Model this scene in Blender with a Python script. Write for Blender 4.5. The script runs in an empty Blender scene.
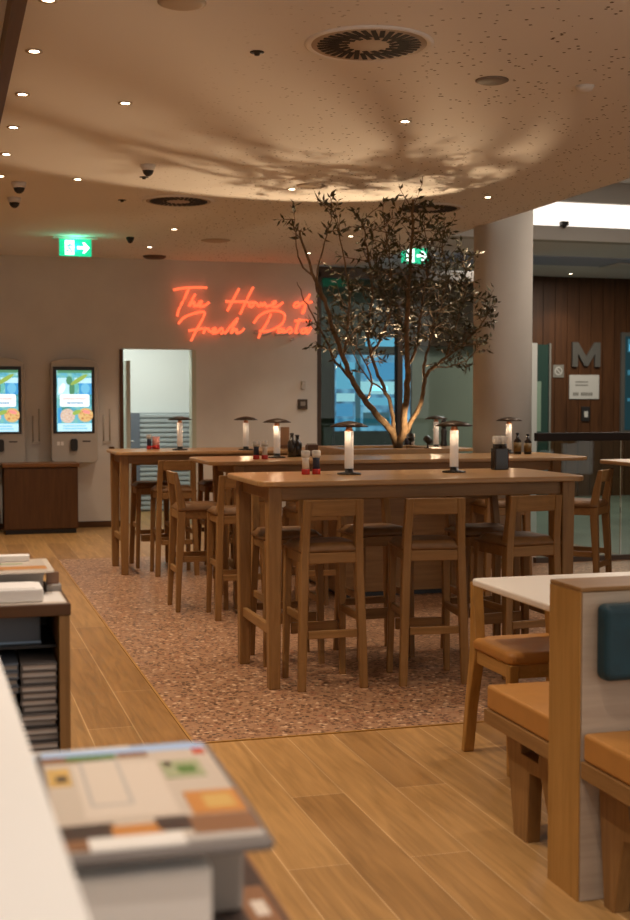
import bpy, bmesh, math, random
from mathutils import Vector, Matrix, noise as mnoise
random.seed(7)
PI = math.pi
SC = bpy.context.scene
COL = SC.collection

# ------------------------------------------------------------------ materials
def srgb(r, g, b):
    f = lambda c: (c/255/12.92) if c/255 <= .04045 else ((c/255+.055)/1.055)**2.4
    return (f(r), f(g), f(b), 1)

def mat(name, col, rough=.5, metal=0.0, emit=0.0, ecol=None, alpha=1.0, spec=.5, trans=0.0, var=0.0, vscale=8.0):
    m = bpy.data.materials.new(name); m.use_nodes = True
    nt = m.node_tree; b = nt.nodes['Principled BSDF']
    c = tuple(col[:3]) + (1,)
    b.inputs['Base Color'].default_value = c
    b.inputs['Roughness'].default_value = rough
    b.inputs['Metallic'].default_value = metal
    b.inputs['Specular IOR Level'].default_value = spec
    b.inputs['Transmission Weight'].default_value = trans
    b.inputs['Alpha'].default_value = alpha
    if emit:
        b.inputs['Emission Color'].default_value = tuple((ecol or c)[:3]) + (1,)
        b.inputs['Emission Strength'].default_value = emit
    if var:
        tc = nt.nodes.new('ShaderNodeTexCoord'); n = nt.nodes.new('ShaderNodeTexNoise')
        n.inputs['Scale'].default_value = vscale; n.inputs['Detail'].default_value = 4
        r = nt.nodes.new('ShaderNodeValToRGB')
        r.color_ramp.elements[0].position = .3; r.color_ramp.elements[1].position = .7
        r.color_ramp.elements[0].color = tuple(x*(1-var) for x in c[:3]) + (1,)
        r.color_ramp.elements[1].color = tuple(min(1, x*(1+var)) for x in c[:3]) + (1,)
        nt.links.new(tc.outputs['Object'], n.inputs['Vector'])
        nt.links.new(n.outputs['Fac'], r.inputs['Fac'])
        nt.links.new(r.outputs['Color'], b.inputs['Base Color'])
    return m

def wood(name, c1, c2, axis='z', rough=.45, scale=1.0):
    m = bpy.data.materials.new(name); m.use_nodes = True
    nt = m.node_tree; b = nt.nodes['Principled BSDF']
    b.inputs['Roughness'].default_value = rough
    b.inputs['Specular IOR Level'].default_value = .35
    tc = nt.nodes.new('ShaderNodeTexCoord'); mp = nt.nodes.new('ShaderNodeMapping')
    s = {'x': (1.2, 16, 16), 'y': (16, 1.2, 16), 'z': (16, 16, 1.2)}[axis]
    mp.inputs['Scale'].default_value = tuple(v*scale for v in s)
    n = nt.nodes.new('ShaderNodeTexNoise'); n.inputs['Scale'].default_value = 2.2
    n.inputs['Detail'].default_value = 6; n.inputs['Roughness'].default_value = .6; n.inputs['Distortion'].default_value = .6
    r = nt.nodes.new('ShaderNodeValToRGB')
    r.color_ramp.elements[0].position = .3; r.color_ramp.elements[1].position = .72
    r.color_ramp.elements[0].color = tuple(c1[:3]) + (1,); r.color_ramp.elements[1].color = tuple(c2[:3]) + (1,)
    bp = nt.nodes.new('ShaderNodeBump'); bp.inputs['Strength'].default_value = .08; bp.inputs['Distance'].default_value = .005
    L = nt.links.new
    L(tc.outputs['Object'], mp.inputs['Vector']); L(mp.outputs['Vector'], n.inputs['Vector'])
    L(n.outputs['Fac'], r.inputs['Fac']); L(r.outputs['Color'], b.inputs['Base Color'])
    L(n.outputs['Fac'], bp.inputs['Height']); L(bp.outputs['Normal'], b.inputs['Normal'])
    return m

def plank_floor():
    m = bpy.data.materials.new('oak_planks'); m.use_nodes = True
    nt = m.node_tree; b = nt.nodes['Principled BSDF']; L = nt.links.new
    b.inputs['Roughness'].default_value = .42; b.inputs['Specular IOR Level'].default_value = .35
    tc = nt.nodes.new('ShaderNodeTexCoord'); mp = nt.nodes.new('ShaderNodeMapping')
    mp.inputs['Rotation'].default_value = (0, 0, PI/2)
    br = nt.nodes.new('ShaderNodeTexBrick')
    br.inputs['Scale'].default_value = 1; br.inputs['Brick Width'].default_value = 1.9; br.inputs['Row Height'].default_value = .205
    br.inputs['Mortar Size'].default_value = .0022; br.inputs['Mortar Smooth'].default_value = .2; br.inputs['Bias'].default_value = 0
    br.offset = .37; br.offset_frequency = 2
    br.inputs['Color1'].default_value = (.285, .148, .048, 1); br.inputs['Color2'].default_value = (.44, .25, .090, 1)
    br.inputs['Mortar'].default_value = (.56, .37, .19, 1)
    mp2 = nt.nodes.new('ShaderNodeMapping'); mp2.inputs['Scale'].default_value = (14, 1.0, 1)
    n = nt.nodes.new('ShaderNodeTexNoise'); n.inputs['Scale'].default_value = 2.0; n.inputs['Detail'].default_value = 7; n.inputs['Distortion'].default_value = .8
    r = nt.nodes.new('ShaderNodeValToRGB')
    r.color_ramp.elements[0].position = .3; r.color_ramp.elements[1].position = .7
    r.color_ramp.elements[0].color = (.72, .70, .66, 1); r.color_ramp.elements[1].color = (1.12, 1.12, 1.12, 1)
    mx = nt.nodes.new('ShaderNodeMix'); mx.data_type = 'RGBA'; mx.blend_type = 'MULTIPLY'; mx.inputs['Factor'].default_value = 1
    L(tc.outputs['Object'], mp.inputs['Vector']); L(mp.outputs['Vector'], br.inputs['Vector'])
    L(tc.outputs['Object'], mp2.inputs['Vector']); L(mp2.outputs['Vector'], n.inputs['Vector']); L(n.outputs['Fac'], r.inputs['Fac'])
    L(br.outputs['Color'], mx.inputs['A']); L(r.outputs['Color'], mx.inputs['B']); L(mx.outputs['Result'], b.inputs['Base Color'])
    return m

def terrazzo():
    m = bpy.data.materials.new('terrazzo'); m.use_nodes = True
    nt = m.node_tree; b = nt.nodes['Principled BSDF']; L = nt.links.new
    b.inputs['Roughness'].default_value = .38; b.inputs['Specular IOR Level'].default_value = .4
    tc = nt.nodes.new('ShaderNodeTexCoord')
    v = nt.nodes.new('ShaderNodeTexVoronoi'); v.inputs['Scale'].default_value = 50; v.inputs['Randomness'].default_value = 1
    ve = nt.nodes.new('ShaderNodeTexVoronoi'); ve.feature = 'DISTANCE_TO_EDGE'; ve.inputs['Scale'].default_value = 50
    sx = nt.nodes.new('ShaderNodeSeparateColor')
    r = nt.nodes.new('ShaderNodeValToRGB'); r.color_ramp.interpolation = 'CONSTANT'
    els = r.color_ramp.elements
    els[0].position = 0; els[0].color = (.38, .215, .118, 1)
    els[1].position = .30; els[1].color = (.085, .036, .018, 1)
    for p, c in ((.46, (.31, .165, .09, 1)), (.60, (.16, .07, .036, 1)), (.75, (.62, .42, .27, 1)), (.84, (.28, .11, .055, 1)), (.91, (.05, .026, .016, 1))):
        e = els.new(p); e.color = c
    gt = nt.nodes.new('ShaderNodeMath'); gt.operation = 'GREATER_THAN'; gt.inputs[1].default_value = .0032
    gt.inputs[1].default_value = .10
    mx = nt.nodes.new('ShaderNodeMix'); mx.data_type = 'RGBA'
    mx.inputs['A'].default_value = (.34, .19, .105, 1)
    L(tc.outputs['Object'], v.inputs['Vector']); L(tc.outputs['Object'], ve.inputs['Vector'])
    L(v.outputs['Color'], sx.inputs['Color']); L(sx.outputs['Red'], r.inputs['Fac'])
    L(ve.outputs['Distance'], gt.inputs[0]); L(gt.outputs['Value'], mx.inputs['Factor'])
    L(r.outputs['Color'], mx.inputs['B']); L(mx.outputs['Result'], b.inputs['Base Color'])
    return m

def perforated_ceiling():
    m = bpy.data.materials.new('acoustic_plaster'); m.use_nodes = True
    nt = m.node_tree; b = nt.nodes['Principled BSDF']; L = nt.links.new
    b.inputs['Roughness'].default_value = .9; b.inputs['Specular IOR Level'].default_value = .1
    tc = nt.nodes.new('ShaderNodeTexCoord')
    v = nt.nodes.new('ShaderNodeTexVoronoi'); v.inputs['Scale'].default_value = 20
    sc = nt.nodes.new('ShaderNodeSeparateColor')
    lt = nt.nodes.new('ShaderNodeMath'); lt.operation = 'LESS_THAN'; lt.inputs[1].default_value = .17
    g = nt.nodes.new('ShaderNodeMath'); g.operation = 'GREATER_THAN'; g.inputs[1].default_value = .25
    sx = nt.nodes.new('ShaderNodeSeparateXYZ')
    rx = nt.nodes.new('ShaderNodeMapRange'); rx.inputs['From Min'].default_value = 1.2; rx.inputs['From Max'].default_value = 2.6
    mu = nt.nodes.new('ShaderNodeMath'); mu.operation = 'MULTIPLY'
    mu2 = nt.nodes.new('ShaderNodeMath'); mu2.operation = 'MULTIPLY'
    n = nt.nodes.new('ShaderNodeTexNoise'); n.inputs['Scale'].default_value = 1.1
    mx = nt.nodes.new('ShaderNodeMix'); mx.data_type = 'RGBA'
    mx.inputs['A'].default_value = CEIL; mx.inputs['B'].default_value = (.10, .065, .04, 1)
    L(tc.outputs['Object'], v.inputs['Vector']); L(v.outputs['Distance'], lt.inputs[0])
    L(v.outputs['Color'], sc.inputs['Color']); L(sc.outputs['Red'], g.inputs[0])
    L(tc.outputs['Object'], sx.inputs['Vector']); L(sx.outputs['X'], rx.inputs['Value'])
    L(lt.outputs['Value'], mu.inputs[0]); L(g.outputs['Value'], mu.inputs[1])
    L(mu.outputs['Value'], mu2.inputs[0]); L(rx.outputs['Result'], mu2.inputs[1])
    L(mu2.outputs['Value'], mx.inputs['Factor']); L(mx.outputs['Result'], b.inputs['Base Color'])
    return m

CEIL = (.84, .82, .82, 1)
WALLC = (.72, .68, .64)
M = {}
OA1, OA2 = (.215, .108, .034), (.325, .175, .062)
for ax in 'xyz':
    M['oak_'+ax] = wood('oak_'+ax, OA1, OA2, ax)
    M['pale_oak_'+ax] = wood('pale_oak_'+ax, (.34, .175, .042), (.46, .25, .072), ax)
    M['walnut_'+ax] = wood('walnut_'+ax, (.075, .030, .009), (.115, .049, .016), ax)
    M['table_oak_'+ax] = wood('table_oak_'+ax, (.33, .185, .075), (.46, .27, .118), ax, rough=.28)
M['limed'] = wood('limed_board', (.40, .32, .25), (.50, .41, .325), 'x', rough=.6)
M['cladding'] = wood('dark_cladding', (.050, .020, .007), (.092, .038, .014), 'z', scale=.6)
M['floor'] = plank_floor(); M['terrazzo'] = terrazzo(); M['ceiling'] = perforated_ceiling()
M['wall'] = mat('plaster', WALLC, .85, var=.04, vscale=3, spec=.2)
M['ceil_plain'] = mat('ceiling_paint', CEIL, .9, spec=.1)
M['grey_paint'] = mat('grey_paint', (.56, .53, .49), .8, spec=.2)
M['column'] = mat('column_plaster', (.54, .49, .43), .8, var=.03, vscale=4, spec=.2)
M['white_tile'] = mat('white_interior', (.80, .82, .79), .5)
M['steel'] = mat('brushed_steel', (.42, .45, .47), .35, metal=.6)
M['slat_grey'] = mat('slat_grey', (.42, .46, .47), .45)
M['slat_dark'] = mat('slat_gap', (.30, .335, .345), .6)
M['teal_wall'] = mat('teal_wall', (.20, .27, .235), .7, var=.05)
M['olive_wall'] = mat('dark_olive_wall', (.085, .095, .062), .8, var=.15)
M['pale_wall'] = mat('pale_grey_green_wall', (.36, .38, .33), .8)
M['dark_frame'] = mat('dark_bronze_frame', (.06, .038, .025), .5)
M['black'] = mat('black_plastic', (.018, .017, .017), .4)
M['black_metal'] = mat('black_metal', (.03, .027, .025), .35, metal=.4)
M['shade'] = mat('bronze_shade', (.055, .034, .02), .4, metal=.5)
M['copper'] = mat('copper', (.55, .26, .14), .3, metal=.9)
M['tube'] = mat('frosted_tube', (.86, .82, .77), .45, emit=.10, ecol=(1, .80, .62))
M['lamp_led'] = mat('lamp_led', (1, .8, .55), .5, emit=4, ecol=(1, .72, .45))
M['kiosk'] = mat('kiosk_white', (.54, .50, .455), .45)
M['leather_brown'] = mat('brown_leather', (.17, .080, .024), .55, var=.15, vscale=20)
M['leather_tan'] = mat('tan_leather', (.44, .20, .045), .5, var=.06, vscale=14)
M['leather_teal'] = mat('teal_leather', (.003, .036, .056), .55, var=.2, vscale=15)
M['laminate'] = mat('white_laminate', (.86, .82, .77), .35)
M['counter'] = mat('white_counter', (.80, .77, .72), .5)
M['paper'] = mat('white_paper', (.83, .79, .74), .7)
M['card_grey'] = mat('grey_card', (.30, .265, .235), .6)
M['menu_board'] = mat('grey_menu_board', (.15, .13, .12), .55)
M['menu_edge'] = mat('menu_page_edge', (.50, .44, .40), .7)
M['blue_grey'] = mat('blue_grey_plastic', (.135, .155, .19), .5)
M['pale_blue'] = mat('pale_blue_plastic', (.36, .50, .68), .45)
M['glass'] = mat('clear_glass', (.9, .95, .93), .02, trans=1.0, alpha=1)
def thin_glass(name, tint, refl=.12):
    m = bpy.data.materials.new(name); m.use_nodes = True
    nt = m.node_tree; nt.nodes.remove(nt.nodes['Principled BSDF']); o = nt.nodes['Material Output']
    t = nt.nodes.new('ShaderNodeBsdfTransparent'); t.inputs['Color'].default_value = tuple(tint) + (1,)
    g = nt.nodes.new('ShaderNodeBsdfGlossy'); g.inputs['Roughness'].default_value = .02
    f = nt.nodes.new('ShaderNodeFresnel'); f.inputs['IOR'].default_value = 1.45
    mx = nt.nodes.new('ShaderNodeMixShader')
    nt.links.new(f.outputs[0], mx.inputs[0]); nt.links.new(t.outputs[0], mx.inputs[1]); nt.links.new(g.outputs[0], mx.inputs[2])
    nt.links.new(mx.outputs[0], o.inputs['Surface'])
    return m
M['green_glass'] = thin_glass('green_tinted_glass', (.66, .78, .76))
M['pane_glass'] = thin_glass('pane_glass', (.80, .88, .85))
M['jar_glass'] = mat('clear_cap', (.78, .77, .74), .12, alpha=.45)
M['red_plastic'] = mat('red_plastic', (.50, .03, .025), .4)
M['pink'] = mat('pink_label', (.62, .28, .26), .5)
M['white_plastic'] = mat('white_plastic', (.75, .72, .68), .4)
M['dark_bottle'] = mat('dark_bottle', (.018, .014, .012), .2)
M['gold_label'] = mat('gold_label', (.17, .105, .03), .5)
M['blue_label'] = mat('blue_label', (.02, .03, .065), .5)
M['led'] = mat('downlight_led', (1, .9, .75), .5, emit=14, ecol=(1, .80, .55))
M['trim_ring'] = mat('downlight_ring', (.62, .52, .42), .5)
M['exit_green'] = mat('exit_green', (.0, .35, .16), .5, emit=.85, ecol=(.01, .55, .27))
M['exit_white'] = mat('exit_white', (.9, .95, .92), .5, emit=1.5, ecol=(.75, 1, .88))
M['neon'] = mat('neon_red', (1, .1, .04), .4, emit=1.1, ecol=(1, .15, .055))
M['unlit_tube'] = mat('unlit_tube', (.62, .58, .60), .3)
M['cove'] = mat('cove_light_panel', (1, .95, .88), .6, emit=.95, ecol=(1, .93, .84))
M['bark'] = mat('olive_bark', (.15, .095, .05), .85, var=.4, vscale=25)
M['leaf'] = mat('olive_leaf', (.050, .044, .016), .5, var=.35, vscale=9)
M['soil'] = mat('soil', (.06, .04, .025), .95, var=.4, vscale=40)
M['sign_grey'] = mat('sign_grey', (.085, .085, .078), .5)
M['sign_white'] = mat('sign_white', (.46, .47, .45), .6)
M['sign_dim'] = mat('sign_dim', (.19, .19, .17), .6)
M['slot_dark'] = mat('diffuser_slot', (.02, .012, .008), .8)
M['diffuser'] = mat('diffuser_plate', (.50, .40, .31), .6)
M['hall_tile'] = mat('dark_green_tile', (.15, .18, .15), .35, var=.2, vscale=1.5)
M['steel_light'] = mat('pale_steel', (.55, .50, .44), .4, metal=.3)
def screen_mat(name, c, s=1.0): return mat(name, c, .4, emit=s, ecol=c)
S = {k: screen_mat('screen_'+k, c, 1.0) for k, c in dict(
    sky=(.13, .43, .66), pale=(.42, .70, .82), white=(.85, .93, .96), mint=(.12, .42, .38), leaf=(.07, .22, .12), deep=(.05, .28, .55),
    red=(.70, .25, .22), navy=(.12, .27, .42), sauce=(.52, .24, .10), yolk=(.75, .50, .16), rose=(.60, .48, .46), grass=(.25, .38, .08), black=(.005, .02, .025), cyan=(.10, .35, .50), dim=(.02, .09, .13)).items()}
def noisy_screen(name, cols, scale):
    m = bpy.data.materials.new(name); m.use_nodes = True; nt = m.node_tree; b = nt.nodes['Principled BSDF']
    tc = nt.nodes.new('ShaderNodeTexCoord'); n = nt.nodes.new('ShaderNodeTexNoise'); n.inputs['Scale'].default_value = scale; n.inputs['Detail'].default_value = 3
    r = nt.nodes.new('ShaderNodeValToRGB'); els = r.color_ramp.elements
    for k, c in enumerate(cols):
        p = .3+.4*k/(len(cols)-1)
        e = els[k] if k < 2 else els.new(p)
        e.position = p; e.color = tuple(c)+(1,)
    nt.links.new(tc.outputs['Object'], n.inputs['Vector']); nt.links.new(n.outputs['Fac'], r.inputs['Fac'])
    nt.links.new(r.outputs['Color'], b.inputs['Emission Color']); b.inputs['Emission Strength'].default_value = 1; b.inputs['Base Color'].default_value = (.01, .01, .01, 1)
    return m
S['scene'] = noisy_screen('screen_scene', [(.05, .25, .22), (.12, .42, .55), (.20, .50, .42), (.35, .65, .75)], 9)
S['dish'] = noisy_screen('screen_dish', [(.30, .10, .04), (.65, .32, .12), (.75, .50, .20), (.28, .30, .08)], 38)
S['dish2'] = noisy_screen('screen_dish_pale', [(.45, .25, .20), (.70, .58, .50), (.62, .40, .25), (.75, .68, .62)], 38)
S['street'] = noisy_screen('screen_street', [(.015, .07, .12), (.07, .22, .40), (.16, .42, .66), (.42, .66, .80)], 5)
COVER = {k: mat('print_'+k, c, .35) for k, c in dict(
    ground=(.56, .47, .38), white=(.80, .76, .70), cream=(.66, .56, .46), green=(.10, .20, .05), lime=(.36, .38, .22), orange=(.55, .23, .06), dark=(.06, .04, .035), brown=(.25, .12, .06), blue=(.36, .50, .72), yellow=(.60, .38, .12), red=(.5, .10, .06), grey=(.46, .42, .38)).items()}

# ------------------------------------------------------------------ mesh builder
class MB:
    def __init__(s): s.bm = bmesh.new(); s.mats = []
    def mi(s, m):
        if m is None: return 0
        if m not in s.mats: s.mats.append(m)
        return s.mats.index(m)
    def poly(s, verts, faces, m=None):
        i = s.mi(m); vs = [s.bm.verts.new(v) for v in verts]
        for f in faces:
            try: fc = s.bm.faces.new([vs[k] for k in f]); fc.material_index = i
            except ValueError: pass
        return s
    def box(s, x0, x1, y0, y1, z0, z1, m=None):
        v = [(x, y, z) for z in (z0, z1) for y in (y0, y1) for x in (x0, x1)]
        return s.poly(v, [(0,2,3,1),(4,5,7,6),(0,1,5,4),(2,6,7,3),(0,4,6,2),(1,3,7,5)], m)
    def prism(s, pts, a0, a1, axis='y', m=None):
        # pts is a 2D outline; extruded along axis from a0 to a1
        def mk(p, a):
            return {'y': (p[0], a, p[1]), 'x': (a, p[0], p[1]), 'z': (p[0], p[1], a)}[axis]
        n = len(pts); v = [mk(p, a0) for p in pts] + [mk(p, a1) for p in pts]
        f = [tuple(range(n)), tuple(range(2*n-1, n-1, -1))] + [(i, i+n, (i+1) % n+n, (i+1) % n) for i in range(n)]
        return s.poly(v, f, m)
    def lathe(s, prof, c=(0, 0, 0), n=20, m=None):
        i = s.mi(m); rings = []
        for r, z in prof:
            if r < 1e-5: rings.append([s.bm.verts.new((c[0], c[1], c[2]+z))])
            else: rings.append([s.bm.verts.new((c[0]+r*math.cos(2*PI*k/n), c[1]+r*math.sin(2*PI*k/n), c[2]+z)) for k in range(n)])
        for a, b in zip(rings, rings[1:]):
            for k in range(n):
                k2 = (k+1) % n
                if len(a) == 1 and len(b) == 1: continue
                if len(a) == 1: q = (a[0], b[k2], b[k])
                elif len(b) == 1: q = (a[k], a[k2], b[0])
                else: q = (a[k], a[k2], b[k2], b[k])
                try: fc = s.bm.faces.new(q); fc.material_index = i; fc.smooth = True
                except ValueError: pass
        return s
    def cyl(s, r, z0, z1, c=(0, 0, 0), n=20, m=None):
        return s.lathe([(0, z0), (r, z0), (r, z1), (0, z1)], c, n, m)
    def tube(s, pts, r, n=6, m=None, r1=None):
        i = s.mi(m); pts = [Vector(p) for p in pts]; r1 = r if r1 is None else r1; rings = []
        for k, p in enumerate(pts):
            d = (pts[min(k+1, len(pts)-1)]-pts[max(k-1, 0)]).normalized()
            a = d.cross(Vector((0, 0, 1)) if abs(d.z) < .9 else Vector((1, 0, 0))).normalized(); b = d.cross(a)
            rr = r+(r1-r)*k/(len(pts)-1)
            rings.append([s.bm.verts.new(p+a*rr*math.cos(2*PI*q/n)+b*rr*math.sin(2*PI*q/n)) for q in range(n)])
        for a, b in zip(rings, rings[1:]):
            for q in range(n):
                fc = s.bm.faces.new((a[q], a[(q+1) % n], b[(q+1) % n], b[q])); fc.material_index = i; fc.smooth = True
        for rg in (rings[0], rings[-1]):
            fc = s.bm.faces.new(rg); fc.material_index = i
        return s
    def build(s, name, m=None, parent=None, bevel=0.0, seg=2, loc=None):
        if m is not None and not s.mats: s.mats.append(m)
        bmesh.ops.recalc_face_normals(s.bm, faces=s.bm.faces)
        me = bpy.data.meshes.new(name); s.bm.to_mesh(me); s.bm.free()
        for mm in s.mats: me.materials.append(mm)
        o = bpy.data.objects.new(name, me); COL.objects.link(o)
        if parent: o.parent = parent
        if loc: o.location = loc
        if bevel:
            b = o.modifiers.new('bevel', 'BEVEL'); b.width = bevel; b.segments = seg; b.limit_method = 'ANGLE'; b.angle_limit = math.radians(40)
        return o

def tag(o, label, cat=None, group=None, kind=None):
    if label: o['label'] = label
    if cat: o['category'] = cat
    if group: o['group'] = group
    if kind: o['kind'] = kind
    return o
def thing(name, label, cat, loc=(0, 0, 0), rz=0.0, group=None):
    o = bpy.data.objects.new(name, None); o.empty_display_size = .05; COL.objects.link(o)
    o.location = loc; o.rotation_euler = (0, 0, rz)
    return tag(o, label, cat, group)
def struct(o, label, cat): return tag(o, label, cat, None, 'structure')
def children(o): return [c for c in bpy.data.objects if c.parent == o]
def dup(o, label, loc, rz=0.0, group=None):
    r = o.copy(); COL.objects.link(r); r.location = loc; r.rotation_euler = (0, 0, rz); r['label'] = label
    if group: r['group'] = group
    for ch in children(o):
        c = ch.copy(); COL.objects.link(c); c.parent = r
        for g in children(ch):
            d = g.copy(); COL.objects.link(d); d.parent = c
    return r
def rounded(x0, x1, y0, y1, r, n=5):
    P = []
    for cx, cy, a in ((x1-r, y1-r, 0), (x0+r, y1-r, PI/2), (x0+r, y0+r, PI), (x1-r, y0+r, 3*PI/2)):
        for k in range(n+1): P.append((cx+r*math.cos(a+PI/2*k/n), cy+r*math.sin(a+PI/2*k/n)))
    return P
def light(name, kind, loc, energy, col, size=.1, rot=(0, 0, 0), spot=None, blend=.3, parent=None):
    d = bpy.data.lights.new(name, kind); d.energy = energy; d.color = col
    if kind in ('POINT', 'SPOT'): d.shadow_soft_size = size
    if kind == 'SPOT': d.spot_size = spot; d.spot_blend = blend
    if kind == 'AREA': d.size = size
    o = bpy.data.objects.new(name, d); COL.objects.link(o); o.location = loc; o.rotation_euler = rot
    if parent: o.parent = parent
    return o
EN = {'main': 50, 'beam': 66, 'front': 36, 'cone': 86, 'up': 200, 'up2': 15, 'lamp': 2.6, 'world': .72, 'wcol': (1, .92, .83, 1), 'exp': 0.32, 'atr': 55, 'hall': 52,
      (4.25, 4.6): 8, (4.25, 2.1): 4, (2.635, 2.1): 26, (2.635, 4.6): 54, (1.0, 4.6): 72, (4.25, 7.05): 20}
TWIGS = .7
NEON={
'The': [[(2.625, 2.748), (2.722, 2.77), (2.902, 2.784), (3.026, 2.784)], [(2.812, 2.779), (2.751, 2.645), (2.691, 2.526), (2.668, 2.444)], [(2.887, 2.707), (2.849, 2.647), (2.811, 2.565), (2.849, 2.61), (2.874, 2.611), (2.868, 2.569), (2.901, 2.575), (2.954, 2.598), (2.959, 2.625), (2.931, 2.612), (2.925, 2.571), (2.977, 2.566), (3.052, 2.615)]] ,
'Home': [[(3.411, 2.786), (3.342, 2.658), (3.265, 2.515)], [(3.243, 2.629), (3.373, 2.629), (3.511, 2.632)], [(3.582, 2.806), (3.512, 2.677), (3.419, 2.481)], [(3.5, 2.629), (3.535, 2.618), (3.574, 2.626), (3.54, 2.61), (3.535, 2.58), (3.566, 2.576), (3.592, 2.604), (3.577, 2.626), (3.62, 2.616), (3.651, 2.578), (3.674, 2.618), (3.69, 2.583), (3.721, 2.622), (3.736, 2.58), (3.775, 2.59), (3.846, 2.617), (3.853, 2.642), (3.814, 2.623), (3.819, 2.581), (3.869, 2.579), (3.947, 2.634)]] ,
'of': [[(4.128, 2.638), (4.089, 2.622), (4.085, 2.587), (4.12, 2.585), (4.148, 2.615), (4.128, 2.638), (4.171, 2.619), (4.247, 2.686), (4.278, 2.739), (4.254, 2.693), (4.207, 2.571), (4.183, 2.513), (4.207, 2.526), (4.218, 2.587), (4.223, 2.625), (4.31, 2.646)]] ,
'Fresh': [[(2.682, 2.356), (2.75, 2.431), (2.855, 2.477), (2.961, 2.502), (2.994, 2.488), (2.976, 2.428), (2.907, 2.308), (2.831, 2.159)], [(2.802, 2.277), (2.885, 2.293), (2.975, 2.309)], [(2.975, 2.247), (2.994, 2.292), (3.0, 2.313), (3.009, 2.301), (3.039, 2.304), (3.06, 2.272), (3.123, 2.289), (3.12, 2.312), (3.089, 2.296), (3.089, 2.255), (3.142, 2.264), (3.196, 2.313), (3.214, 2.268), (3.183, 2.246)], [(3.234, 2.246), (3.31, 2.344), (3.395, 2.435), (3.349, 2.352), (3.31, 2.255), (3.356, 2.3), (3.379, 2.298), (3.379, 2.26), (3.433, 2.275), (3.472, 2.317)]] ,
'Pasta': [[(3.799, 2.495), (3.752, 2.397), (3.674, 2.275), (3.642, 2.2)], [(3.586, 2.379), (3.651, 2.463), (3.744, 2.517), (3.853, 2.534), (3.947, 2.506), (3.966, 2.453), (3.931, 2.377), (3.837, 2.315), (3.736, 2.284), (3.65, 2.29)], [(3.931, 2.317), (3.889, 2.309), (3.884, 2.278), (3.923, 2.282), (3.955, 2.317), (3.947, 2.279), (3.981, 2.286), (4.033, 2.333), (4.052, 2.288), (4.017, 2.265)], [(4.152, 2.441), (4.104, 2.312), (4.101, 2.274), (4.128, 2.282)], [(4.088, 2.415), (4.199, 2.423), (4.294, 2.418)], [(4.218, 2.323), (4.177, 2.31), (4.174, 2.274), (4.212, 2.277), (4.243, 2.329), (4.237, 2.274), (4.259, 2.281), (4.297, 2.345)]] ,
'pale': [[(3.188, 2.238), (3.28, 2.262), (3.372, 2.271), (3.472, 2.287)], [(3.596, 2.282), (3.697, 2.245), (3.806, 2.285)], [(3.845, 2.251), (3.947, 2.261), (4.041, 2.273)], [(4.041, 2.19), (4.088, 2.206)], [(4.128, 2.267), (4.238, 2.265)]] ,
}
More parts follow.
